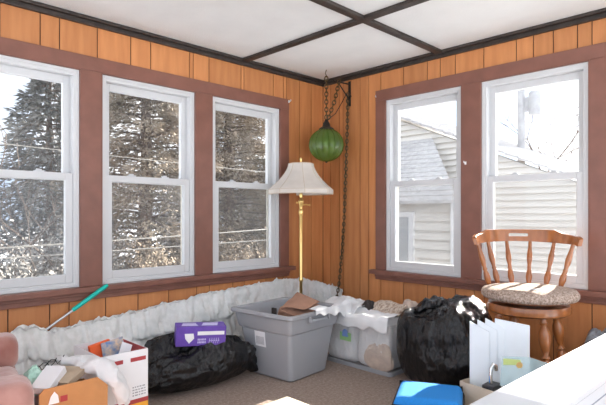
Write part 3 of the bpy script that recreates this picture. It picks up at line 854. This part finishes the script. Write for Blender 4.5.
# white plastic draped over the rim of the tote
def drape(u, v):
    x = lerp(-1.02,-.60,u); yb = lerp(-.868,-.825,u)
    t = lerp(.16,.14,u)*v*(1+.6*nz((u*4,0,1)))*(.55+.5*u)
    if t < .05: return (x, yb+.05-t-.0, .472+.015*math.sin(u*9))
    return (x, yb-.012-.02*(t-.05), .470-(t-.05)*.9)
mb = crumple_sheet(drape, 60, 24, .007, 4, 10)
tag(mb.build('plastic_sheet', 'whiteplastic', smooth=True, recalc=False, solid=.0015), 'white plastic sheet draped over the rim of the grey tote', 'plastic sheet')

# ------------------------------------------------------------------ clear bin with white sacks
cb = thing('storage_bin', 'clear plastic bin crammed with white sacks between the tote and the black bag', 'storage bin', (0,0,0))
B0 = (-.600,-.22,-1.185,-.58,.03); B1 = (-.635,-.19,-1.215,-.55,.035)
def rb_(t, off=0): return tuple(lerp(p, q, t)+o for p, q, o in zip(B0, B1, (-off,off,-off,off,0)))
mb = MB(); tub(mb, [(rb_(0,-.01),.002),(rb_(0),.012),(rb_(1),.345),(rb_(1,.016),.348),(rb_(1,.016),.360),(rb_(1,-.003),.360),(rb_(.05,-.006),.02)]); mb.build('tub', 'clear', cb, smooth=True, angle=35)
mb = MB(); tub(mb, [(rb_(0,.004),.001),(rb_(0.02,.006),.030),(rb_(0.02,-.002),.032),(rb_(0,-.002),.001)], closed_bottom=False); mb.build('base_rim', 'tote', cb, smooth=True)
wsx = crumple_bag('plastic_sack', (-.415,-1.025,.022), (.185,.150,.39), 31.0, 'whiteplastic', 'white plastic sack filling the end of the clear bin nearest the black bag', 'sack', sub=6, power=7, amp=.045)
ws2 = crumple_bag('plastic_sack', (-.415,-.725,.022), (.185,.150,.41), 36.0, 'whiteplastic', 'white plastic sack with a green and blue emblem in the clear bin beside the tote', 'sack', sub=6, power=7, amp=.045)
mb = MB()
mb.box(-.203,-.199,-.125,-.02,.165,.225,0)
g_ = mb.build('emblem', 'greenprint', ws2, bevel=.001)
mb = MB(); mb.lathe([(0,0),(.026,0),(.026,.003),(0,.003)], (-.201,-.070,.222), 16, axis=(-1,0,0)); mb.box(-.206,-.202,-.10,-.045,.195,.210); mb.build('emblem_disc', 'blueprint', g_)
crumple_bag('beige_blanket', (-.590,-1.08,.02), (.022,.12,.20), 41.0, 'beigecloth', 'beige cloth pressed against the front corner of the clear bin', 'blanket', sub=5, amp=.08)
crumple_bag('beige_blanket', (-.38,-1.00,.36), (.14,.15,.10), 43.0, 'pattern', 'brown and beige striped cloth heaped on top of the clear bin', 'blanket', sub=5, amp=.13)
crumple_bag('dark_garment', (-.46,-.90,.37), (.06,.06,.10), 44.0, 'darkstuff', 'small black cloth tucked between sacks on top of the clear bin', 'clothing', sub=5, amp=.1)
crumple_bag('beige_blanket', (-.27,-1.13,.36), (.06,.07,.12), 46.0, 'beigecloth', 'cream cloth on the clear bin touching the tall black bag', 'blanket', sub=5, amp=.1)
def sackflap(u, v):
    x = lerp(-.66,-.28,u); y = lerp(-.90,-.56,v)
    return (x, y, .415+.065*math.sin(u*PI)*(.4+v*.5)-.10*max(0,.25-u)*2+.02*nz((u*4,v*4,0)))
mb = crumple_sheet(sackflap, 40, 36, .022, 9, 9)
tag(mb.build('plastic_sack', 'whiteplastic', smooth=True, recalc=False, solid=.0015), 'loose open white plastic sack spread over the clear bin', 'sack')
def flap2(u, v):
    y = lerp(-1.20,-.74,u); s = v*.22
    x = -.505-s if s < .15 else -.662-(s-.15)*.05
    z = .418-.02*v if s < .15 else .385-(s-.15)*(1.0)
    return (x, y, z+.02*nz((u*5,v*3,3)))
mb = crumple_sheet(flap2, 44, 26, .013, 19, 11)
tag(mb.build('plastic_sack', 'whiteplastic', smooth=True, recalc=False, solid=.0015), 'white plastic sack folded down over the front rim of the clear bin', 'sack')

# ------------------------------------------------------------------ white and red carton
wb_ = thing('printed_carton', 'open white carton with red stripes in front of the lace curtain', 'carton', (-2.295,-.610,0))
hw, hd, hh = .125, .165, .42
mb = MB()
t = .004
mb.box(-hw,hw,-hd,-hd+t,.001,hh,0); mb.box(-hw,hw,hd-t,hd,.001,hh+.0,0); mb.box(-hw,-hw+t,-hd+t,hd-t,.001,hh,0); mb.box(hw-t,hw,-hd+t,hd-t,.001,hh,0); mb.box(-hw,hw,-hd,hd,0,.004,0)
mb.build('box_body', 'whitecard', wb_)
mb = MB()
mb.box(-hw+t,-hw+t+.002,-hd+t,hd-t,.02,hh-.001); mb.build('lining', 'redin', wb_)
mb = MB(); mb.box(hw-t-.002,hw-t,-hd+t,hd-t,.02,hh-.001); mb.build('lining', 'redin', wb_)
mb = MB()
yf = -hd-.0012
mb.box(-hw+.012,-.01,yf,yf+.001,hh-.055,hh-.035); mb.box(.03,hw-.012,yf,yf+.001,hh-.055,hh-.035); mb.build('red_stripe', 'red', wb_)
mb = MB(); mb.box(-hw,hw+.001,yf,yf+.001,.150,.172); mb.box(hw,hw+.001,-hd-.001,hd,.150,.172); mb.build('red_stripe', 'red', wb_)
mb = MB(); mb.box(hw,hw+.001,-hd+.02,hd-.02,hh-.05,hh-.035)
mb.build('red_stripe', 'red', wb_)
mb = MB(); mb.box(-hw,hw,yf,yf+.001,.07,.150); mb.box(hw,hw+.001,-hd,hd,.07,.150); mb.build('yellow_band', 'yellow', wb_)
mb = MB()
rd = random.Random(8)
for i in range(4):
    x = .04
    while x < .11:
        L_ = rd.uniform(.006,.016); mb.box(x,min(x+L_,.112),yf,yf+.001,.188+i*.014,.194+i*.014); x += L_+.005
mb.build('small_print', 'grayprint', wb_)
# what is in it
o = MB(); o.obox((-2.322,-.545,.385),(.055,0,.01),(0,.012,.0),(-.008,0,.05)); tag(o.build('snack_packet','orange',bevel=.003), 'orange-red packet standing in the white and red carton', 'packet')
o = MB(); o.obox((-2.268,-.585,.385),(.055,-.01,.012),(.0,.003,.0),(-.01,0,.062)); tag(o.build('picture_book','bluepic',bevel=.001), 'small blue and orange picture book in the white and red carton', 'book')
o = MB(); o.obox((-2.235,-.645,.385),(.025,-.005,-.012),(.0,.003,.0),(.015,0,.045)); tag(o.build('paper_card','whitecard',bevel=.001), 'small white card leaning beside the picture book in the carton', 'card')
o = MB(); o.box(-2.405,-2.185,-.755,-.465,.006,.335); tag(o.build('paper_stack','whitecard',bevel=.004), 'stack of white papers filling the white and red carton', 'papers')

# ------------------------------------------------------------------ cardboard box with odds and ends
kx = thing('cardboard_box', 'open brown cardboard box between the rose armchair and the white carton', 'box', (0,0,0))
X0, X1, Y0, Y1, ZH = -2.735,-2.440,-.905,-.62,.29
mb = MB(); t = .005
mb.box(X0,X1,Y0,Y0+t,.001,ZH); mb.box(X0,X1,Y1-t,Y1,.001,ZH); mb.box(X0,X0+t,Y0+t,Y1-t,.001,ZH); mb.box(X1-t,X1,Y0+t,Y1-t,.001,ZH); mb.box(X0,X1,Y0,Y1,0,.005); mb.build('box_body', 'cardboard', kx)
mb = MB()
pl = [(X0,ZH),(X1,ZH),(X1,.325),(X1-.047,.371),(X0+.02,.370),(X0,.35)]
n = len(pl)
mb.add([(x,Y0-.001,z) for x, z in pl]+[(x,Y0+t,z) for x, z in pl], [tuple(range(n)), tuple(range(2*n-1,n-1,-1))]+[(i,i+n,(i+1)%n+n,(i+1)%n) for i in range(n)])
mb.build('flap', 'cardboard', kx)
mb = MB(); mb.add([(-2.70,Y0-.003,.300),(-2.655,Y0-.003,.300),(-2.66,Y0-.003,.333),(-2.675,Y0-.003,.352),(-2.69,Y0-.003,.333)],[(0,1,2,3,4)]); mb.build('tape', 'white', kx, solid=.001)
mb = MB(); mb.box(-2.65,-2.62,Y0-.003,Y0-.002,.30,.326); mb.build('sticker', 'red', kx)
o = MB(); o.obox((-2.655,-.775,.368),(.050,.045,.030),(-.030,.035,0),(-.006,-.006,.017)); tag(o.build('white_box','whitecard',bevel=.003), 'slim white box lying tilted in the brown cardboard box', 'box')
o = MB(); o.obox((-2.575,-.765,.362),(.055,.03,.018),(-.035,.05,0),(-.004,-.004,.014)); tag(o.build('book','tan',bevel=.002), 'tan covered book lying in the brown cardboard box beside the white box', 'book')
crumple_bag('folded_cloth', (-2.69,-.68,.28), (.045,.05,.13), 51, 'mint', 'mint green cloth in the brown cardboard box', 'cloth', sub=5, amp=.06)
crumple_bag('folded_cloth', (-2.66,-.665,.005), (.075,.04,.36), 52, 'pinkcloth', 'pale pink cloth at the back of the brown cardboard box', 'cloth', sub=5, amp=.06)
crumple_bag('folded_cloth', (-2.59,-.76,.006), (.09,.12,.325), 53, 'pinkcloth', 'pink cloth filling the bottom of the brown cardboard box', 'cloth', sub=5, amp=.06, power=4)
mb = MB()
for k in range(3):
    bz = .385+.008*k; ox = -2.655+.035*k
    mb.tube([(ox-.05,-.66,bz),(ox-.02,-.655,bz+.022),(ox,-.65,bz+.018),(ox+.012,-.645,bz-.005),(ox+.035,-.64,bz+.01),(ox+.045,-.64,bz+.03)], .0022, 6)
tag(mb.build('tangled_cable','blacktrim',smooth=True), 'thin black tangled cable lying on top of the cloths by the lace curtain', 'cable')
# white plastic bag slung from box to carton
def white_bag():
    mb = MB()
    pts = [Vector(p) for p in ((-2.56,-.58,.402),(-2.483,-.69,.400),(-2.455,-.775,.398),(-2.419,-.845,.372),(-2.382,-.872,.325),(-2.350,-.868,.255),(-2.335,-.862,.20))]
    rr = [.02,.046,.052,.054,.056,.050,.02]
    n = 44; ring = []; rad = []
    for i in range(n+1):
        t = i/n*(len(pts)-1); k = min(len(pts)-2, int(t)); ring.append(pts[k].lerp(pts[k+1], t-k)); rad.append(lerp(rr[k], rr[k+1], t-k))
    mb.tube(ring, rad, 36, flat=.6)
    mb.v = [tuple(Vector(v)+Vector((nz(v,13,1),nz(v,13,4),nz(v,13,7)))*.022+Vector((nz(v,34,1),nz(v,34,4),nz(v,34,7)))*.012) for v in mb.v]
    return mb.build('shopping_bag', 'whiteplastic', smooth=True)
tag(white_bag(), 'crumpled white plastic bag slung from the cardboard box over the carton front', 'bag')

# ------------------------------------------------------------------ armchair
ac = thing('armchair', 'rose velvet armchair cut off at the edge beside the cardboard box', 'armchair', (-3.185,-.92,0), rz=-.205)
def pad(parent, name, x0, x1, y0, y1, z0, z1, bev, puff=.0, seed=0):
    mb = MB(); mb.box(x0,x1,y0,y1,z0,z1)
    o = mb.build(name, 'velvet', parent, bevel=bev, bseg=6, smooth=True, angle=80)
    return o
for sgn, nm in ((1,'far'),(-1,'near')):
    yc = sgn*.365
    mb = MB()
    mb.box(-.38,.365,yc-.082,yc+.082,.08,.46)
    o = mb.build('arm', 'velvet', ac, bevel=.05, bseg=5, smooth=True, angle=80)
    mb = MB(); mb.box(-.40,.375,yc-.09,yc+.09,.42,.572); mb.build('arm_pad', 'velvet', o, bevel=.05, bseg=6, smooth=True, angle=80)
pad(ac, 'seat', -.36,.34,-.285,.285,.10,.32,.02)
pad(ac, 'seat_cushion', -.34,.37,-.28,.28,.31,.46,.05)
mb = MB(); mb.obox((-.40,0,.55),(.09,0,0),(0,.37,0),(-.06,0,.45)); mb.build('backrest','velvet',ac,bevel=.07,bseg=6,smooth=True,angle=80)
for sx in (-.34,.30):
    for sy in (-.33,.33):
        mb = MB(); mb.lathe([(0,0),(.018,0),(.026,.09),(0,.09)], (sx,sy,0), 12); mb.build('leg','stool',ac,smooth=True)

# ------------------------------------------------------------------ squeegee pole
sq = thing('window_squeegee', 'steel pole with a teal grip leaning from the lace curtain to the sill', 'squeegee', (-2.40,-.17,.45))
a = Vector((-2.60,-.03,.33)); e = Vector((-2.075,-.07,.668)); o_ = Vector((-2.40,-.17,.45))
dv = (e-a)
mb = MB(); mb.tube([a-o_, a+dv*.62-o_], .0075, 10); mb.build('pole','steel',sq,smooth=True)
mb = MB(); mb.tube([a+dv*.60-o_, a+dv*.615-o_, a+dv*.97-o_, e-o_], [.011,.0135,.0135,.009], 12); mb.build('grip','teal',sq,smooth=True)

# ------------------------------------------------------------------ bar stool
SX, SY = -.445,-2.045
bs = thing('swivel_stool', 'honey maple swivel stool with a spindle back by the window', 'stool', (SX,SY,0), rz=math.radians(33))
# local +x is the direction the back is on (towards the corner of the windows)
mb = MB(); mb.lathe([(0,.545),(.205,.545),(.222,.556),(.225,.580),(.218,.600),(0,.600)], n=48); mb.build('apron','stool',bs,smooth=True)
mb = MB(); mb.lathe([(0,.600),(.13,.600),(.13,.615),(0,.615)], n=32); mb.build('swivel_plate','blackrubber',bs,smooth=True)
mb = MB(); mb.lathe([(0,.615),(.205,.615),(.226,.624),(.229,.634),(.220,.642),(0,.640)], n=48); mb.build('seat','stool',bs,smooth=True)
legp = [(0,0),(.015,0),(.018,.02),(.013,.03),(.021,.06),(.026,.12),(.016,.165),(.024,.175),(.013,.19),(.022,.205),(.032,.25),(.031,.29),(.015,.325),(.024,.335),(.013,.352),(.023,.38),(.032,.425),(.030,.47),(.015,.508),(.024,.52),(.017,.535),(.022,.56),(0,.56)]
for k in range(4):
    an = math.radians(15+90*k)
    f_ = Vector((math.cos(an)*.240, math.sin(an)*.240, 0)); tp = Vector((math.cos(an)*.165, math.sin(an)*.165, .56))
    mb = MB(); mb.lathe(legp, f_, 18, axis=tp-f_); mb.build('leg','stool',bs,smooth=True,angle=60)
mb = MB()
for k in range(4):
    a0, a1 = math.radians(15+90*k), math.radians(105+90*k); R_ = .215; z = .15+.03*(k%2)
    p0 = Vector((math.cos(a0)*R_,math.sin(a0)*R_,z)); p1 = Vector((math.cos(a1)*R_,math.sin(a1)*R_,z))
    o = MB(); o.tube([p0.lerp(p1,i/6) for i in range(7)], [.009,.010,.013,.014,.013,.010,.009], 10); o.build('stretcher','stool',bs,smooth=True)
# spindles and crest on an arc
RC, ZC0 = .285, .940
def arc(an, r): return Vector((math.cos(an)*r, math.sin(an)*r, 0))
spp = [(0,0),(.008,0),(.011,.02),(.008,.035),(.010,.05),(.015,.085),(.012,.115),(.008,.13),(.011,.138),(.008,.148),(.013,.185),(.013,.21),(.009,.25),(.008,.30),(0,.30)]
for k in range(6):
    an = math.radians(-72+28.8*k)
    p0 = arc(math.radians(-62+24.8*k), .212)+Vector((0,0,.636)); p1 = arc(an, RC)+Vector((0,0,ZC0+.012)); L_ = (p1-p0).length
    mb = MB(); mb.lathe([(r*1.3, z/.30*L_) for r, z in spp], p0, 14, axis=p1-p0); mb.build('spindle','stool',bs,smooth=True,angle=60)
def crest():
    NU, NV = 72, 12
    A = math.radians(84)
    def zb(u): return ZC0+.004*math.cos(u*PI)-(.006 if abs(u) > .93 else 0)
    def zt(u):
        au = abs(u)
        if au < .52: return ZC0+.076+.003*math.cos(u*PI/2)
        if au < .64: return lerp(ZC0+.076, ZC0+.058, (au-.52)/.12)
        if au < .90: return ZC0+.058-.012*(au-.64)/.26
        return ZC0+.046-.016*((au-.90)/.10)**2
    def hole(i, j):
        u = (i+.5)/NU*2-1; v = (j+.5)/NV
        return abs(u) < .15 and .42 < v < .68
    mb = MB()
    def vert(i, j, s):
        u = i/NU*2-1; z = lerp(zb(u), zt(u), j/NV); an = u*A
        r = RC+(.012 if s else -.012)+.012*(j/NV)
        p = arc(an, r); return (p.x, p.y, z)
    idx = {}
    def V(i, j, s):
        if (i,j,s) not in idx: idx[(i,j,s)] = len(mb.v); mb.v.append(vert(i,j,s))
        return idx[(i,j,s)]
    def F(*a_): mb.f.append(tuple(a_)); mb.m.append(0)
    solid = lambda i, j: 0 <= i < NU and 0 <= j < NV and not hole(i,j)
    for i in range(NU):
        for j in range(NV):
            if hole(i,j): continue
            F(V(i,j,0),V(i,j+1,0),V(i+1,j+1,0),V(i+1,j,0)); F(V(i,j,1),V(i+1,j,1),V(i+1,j+1,1),V(i,j+1,1))
            if not solid(i-1,j): F(V(i,j,0),V(i,j,1),V(i,j+1,1),V(i,j+1,0))
            if not solid(i+1,j): F(V(i+1,j,0),V(i+1,j+1,0),V(i+1,j+1,1),V(i+1,j,1))
            if not solid(i,j-1): F(V(i,j,0),V(i+1,j,0),V(i+1,j,1),V(i,j,1))
            if not solid(i,j+1): F(V(i,j+1,0),V(i,j+1,1),V(i+1,j+1,1),V(i+1,j+1,0))
    return mb.build('crest_rail','stool',bs,smooth=True,angle=45,bevel=.003,bseg=2)
crest()
cu = thing('stool_cushion', 'round tan tweed cushion on the maple stool', 'cushion', (SX-.022,SY-.012,.644), rz=math.radians(33))
mb = MB(); mb.lathe([(0,.0),(.228,.0),(.232,-.010),(.250,-.010),(.262,.004),(.262,.026),(.250,.042),(.20,.051),(.10,.052),(0,.049)], n=56, rmod=lambda an, z: 1+.03*nz((math.cos(an)*2,math.sin(an)*2,z),1,3)-.10*max(0,math.cos(an))**6)
mb.build('pad','tweed',cu,smooth=True,angle=80)
mb = MB(); mb.obox((-.10,.0,.0530),(.012,0,0),(0,.05,0),(0,0,.0012)); mb.build('white_strip','white',cu,bevel=.001)  # thin white strip across the cushion top

# ------------------------------------------------------------------ beige box with white sheets
fx = thing('file_box', 'beige cardboard box holding white foam sheets in front of the stool', 'box', (0,0,0))
fc = Vector((-.905,-2.165,0)); fu = Vector((.985,-.17,0))*.20; fv = Vector((.17,.985,0))*.185
mb = MB(); t = .012
for sgn in (-1,1):
    mb.obox(fc+fv*sgn+Vector((0,0,.135)), fu, fv.normalized()*.003, (0,0,.134)); mb.obox(fc+fu*sgn+Vector((0,0,.135)), fu.normalized()*.003, fv, (0,0,.134))
mb.obox(fc+Vector((0,0,.004)), fu, fv, (0,0,.003)); mb.build('box_body','beigecard',fx)
def sheet(c, L_, Hh, ang, tilt, label, roll=.25):
    o = MB()
    d = Vector((math.cos(ang), math.sin(ang), 0)); nrm = Vector((-math.sin(ang), math.cos(ang), 0))
    up = (Vector((0,0,1))*math.cos(tilt)+d*math.sin(tilt)*0+nrm*math.sin(tilt)).normalized()
    # folded card: two leaves meeting at a crease
    for sg in (-1,1):
        o.obox(Vector(c)+up*Hh/2+nrm*sg*.007, d*L_/2-up*L_*roll/2, nrm*.003, up*Hh/2)
    o.obox(Vector(c)+up*Hh/2-d*L_/2+up*L_*roll/2, d*.003, nrm*.010, up*Hh/2)
    m = o.build('foam_sheet','foam',bevel=.001)
    return tag(m, label, 'foam sheet', 'white foam sheets in the beige box')
SA = math.radians(-62)
lab = ['white folded foam sheet nearest the tall black bag in the beige box','white folded foam sheet second from the tall black bag in the beige box','white folded foam sheet third from the tall black bag in the beige box','widest white foam sheet behind the clear sleeve in the beige box']
for k in range(4):
    sheet((-.985+.028*k,-2.01-.028*k,.01) if k < 3 else (-.885,-2.135,.012), .09 if k < 3 else .16, .535+.008*k, SA, -.03, lab[k], .5 if k < 3 else .16)
mb = MB(); c = Vector((-1.02,-2.235,.300)); d = Vector((math.cos(SA+.25), math.sin(SA+.25), 0))
mb.add([c-d*.10+Vector((0,0,.0)), c+d*.10, c+d*.115+Vector((.03,-.02,.10)), c+d*.02+Vector((.02,-.01,.135)), c-d*.09+Vector((0,0,.14))], [(0,1,2,3,4)])
slv = mb.build('clear_sleeve','sleeve',solid=.002); tag(slv, 'clear plastic sleeve with a lime label leaning on the white foam sheets', 'sleeve')
mb = MB(); nrm = Vector((d.y,-d.x,0)).normalized()*.004
if nrm.dot(Vector((-1,-1,0))) < 0: nrm = -nrm
q = c-d*.085+Vector((0,0,.10))+nrm; mb.add([q, q+d*.085, q+d*.08+Vector((0,0,.025)), q+Vector((0,0,.03))], [(0,1,2,3)]); mb.build('label','limeprint',slv,solid=.001)
mb = MB(); mb.lathe([(0,0),(.015,0),(.015,.002),(0,.002)], q+d*.075+Vector((0,0,.0)), 14, axis=nrm); mb.build('label','amber',slv)
# black slab and chrome hook handle lying on the box
hp = thing('chrome_handle', 'chrome hooked handle on a black base in front of the white foam sheets', 'handle', (-1.05,-2.10,.255))
mb = MB(); mb.box(-.035,.055,-.03,.03,0,.028); mb.build('base','blackrubber',hp,bevel=.004)
mb = MB(); mb.tube([(.0,0,.02),(-.004,0,.07),(.002,0,.105),(.018,-.004,.122),(.034,-.008,.112),(.038,-.010,.09)], [.010,.009,.009,.010,.011,.010], 12); mb.build('hook','chrome',hp,smooth=True)
o = MB(); o.obox((-.78,-2.13,.281),(.09,-.016,0),(.010,.06,0),(0,0,.011)); tag(o.build('black_tray','blackrubber',bevel=.004), 'flat black tray lying across the beige box before the stool legs', 'tray')

# ------------------------------------------------------------------ blue padded bag
bl = thing('padded_bag', 'bright blue mesh padded bag with black edging on the carpet', 'bag', (-1.275,-1.875,0))
A_ = Vector((-1.217,-1.684,0)); B_ = Vector((-1.459,-1.81,0)); eu = (A_-B_); ev = Vector((eu.y,-eu.x,0)).normalized()*.315
if ev.y > 0: ev = -ev
o0 = Vector((-1.275,-1.875,0)); cc = (A_+B_)/2+ev/2-o0
mb = MB(); mb.obox(cc+Vector((0,0,.105)), eu/2*.98, ev/2*.98, (0,0,.104)); mb.build('side_panel','charcoal',bl,bevel=.02,bseg=4,smooth=True,angle=80)
mb = MB()
def bt(u, v):
    e = min(u,1-u,v,1-v); k = min(1, e/.12)
    q = cc+eu*(u-.5)+ev*(v-.5); z = .21+.042*math.sqrt(max(0,1-(1-k)**2))
    return (q.x, q.y, z)
mb.grid(bt, 36, 36); mb.build('top_panel','blue',bl,smooth=True,solid=.003)
mb = MB()
crn = [cc+eu*(a-.5)+ev*(b-.5)+Vector((0,0,.208)) for a, b in ((.0,.0),(1,.0),(1,1),(.0,1),(.0,.0))]
mb.tube(sum([[p.lerp(q,i/8) for i in range(8)] for p, q in zip(crn, crn[1:])],[])+[crn[0]], .009, 8); mb.build('edging','blacktrim',bl,smooth=True)
mb = MB()
sq_ = lambda u, v, z: tuple(cc+eu*(u-.5)+ev*(v-.5)+Vector((0,0,z)))
mb.add([sq_(.93,-.0,.222),sq_(.97,-.0,.222),sq_(.97,1,.222),sq_(.93,1,.222),sq_(.93,0,.250),sq_(.97,0,.240),sq_(.97,1,.240),sq_(.93,1,.250)],[(0,1,2,3),(4,7,6,5),(0,4,5,1),(1,5,6,2),(2,6,7,3),(3,7,4,0)])
mb.build('strap','blacktrim',bl)

# ------------------------------------------------------------------ white chest, cream cushion
ct = thing('storage_chest', 'long narrow white enamelled chest with a sunlit top in front of the stool', 'chest', (-1.50,-2.655,0), rz=math.radians(-1.4))
CL, CW = .74, .092
mb = MB(); mb.box(-CL-.0,CL,-CW,CW,.578,.600); mb.build('lid','chest',ct,bevel=.004)
mb = MB(); mb.box(-CL+.006,CL-.006,-CW+.008,CW-.008,.0,.575); mb.build('body','chest',ct,bevel=.003)
mb = MB()
for z in (.5745,.535,.49,.40,.30,.20,.10):
    mb.box(-CL+.006,CL-.006,-CW+.0065,-CW+.0085,z-.002,z+.002)
mb.build('seam','line',ct)
cq = thing('floor_cushion', 'cream upholstered cushion lying on the carpet before the grey tote', 'cushion', (-1.74,-1.36,0))
mb = MB()
def cush(u, v):
    e = min(u,1-u,v,1-v); k = min(1, e/.16)
    return (lerp(-.255,.255,u), lerp(-.255,.255,v), .045+.062*math.sqrt(max(0,1-(1-k)**2)))
def cushb(u, v):
    e = min(u,1-u,v,1-v); k = min(1, e/.16)
    return (lerp(-.255,.255,u), lerp(-.255,.255,v), .045-.043*math.sqrt(max(0,1-(1-k)**2)))
mb.grid(cush,40,40); mb.grid(cushb,40,40); mb.build('pad','cream',cq,smooth=True,merge=True,angle=70)
mb = MB(); mb.tube([(a*.255,b*.255,.045) for a, b in ((-1,-1),(0,-1),(1,-1),(1,0),(1,1),(0,1),(-1,1),(-1,0),(-1,-1))], .006, 8); mb.build('piping','cream',cq,smooth=True)

# ------------------------------------------------------------------ light, sky, camera
w = bpy.data.worlds.new('sky'); scn.world = w; w.use_nodes = True
N = w.node_tree.nodes; L = w.node_tree.links; bg = N['Background']
tc = N.new('ShaderNodeTexCoord'); nzn = N.new('ShaderNodeTexNoise'); nzn.inputs['Scale'].default_value = 3.2; nzn.inputs['Detail'].default_value = 6
cr = N.new('ShaderNodeValToRGB'); cr.color_ramp.elements[0].position = .40; cr.color_ramp.elements[1].position = .58
cr.color_ramp.elements[0].color = (.60,.75,.98,1); cr.color_ramp.elements[1].color = (1,1,1,1)
L.new(tc.outputs['Generated'], nzn.inputs['Vector']); L.new(nzn.outputs['Fac'], cr.inputs['Fac']); dp = N.new('ShaderNodeVectorMath'); dp.operation = 'DOT_PRODUCT'; dp.inputs[1].default_value = (-.10,.97,.20)
L.new(tc.outputs['Generated'], dp.inputs[0])
mr = N.new('ShaderNodeMapRange'); mr.inputs['From Min'].default_value = .45; mr.inputs['From Max'].default_value = .95; mr.inputs['To Min'].default_value = 0; mr.inputs['To Max'].default_value = 1
L.new(dp.outputs['Value'], mr.inputs['Value'])
mxc = N.new('ShaderNodeMix'); mxc.data_type = 'RGBA'; mxc.blend_type = 'MULTIPLY'; L.new(mr.outputs['Result'], mxc.inputs[0]); L.new(cr.outputs['Color'], mxc.inputs[6]); mxc.inputs[7].default_value = (.52,.53,.54,1)
L.new(mxc.outputs[2], bg.inputs['Color'])
bg.inputs['Strength'].default_value = 1.35
sun = bpy.data.lights.new('sun', 'SUN'); so = bpy.data.objects.new('sun', sun); COL.objects.link(so)
sun.energy = 16.0; sun.angle = math.radians(.6); sun.color = (1,.95,.86)
so.rotation_euler = Vector((1,.075,.50)).to_track_quat('Z','Y').to_euler(); so.location = (4,0,4)

th = math.radians(45.2); Fv = Vector((math.cos(th), math.sin(th), 0))
cam = bpy.data.cameras.new('camera'); co = bpy.data.objects.new('camera', cam); COL.objects.link(co)
co.location = (-3.4438, -3.2030, 1.12)
co.rotation_euler = (-Fv).to_track_quat('Z','Y').to_euler()
cam.sensor_width = 36; cam.lens = 503.5/606*36; cam.shift_y = .01815; cam.clip_start = .02
scn.camera = co
vs = scn.view_settings; vs.view_transform = 'Standard'; vs.look = 'None'; vs.gamma = 1; vs.exposure = 0.88
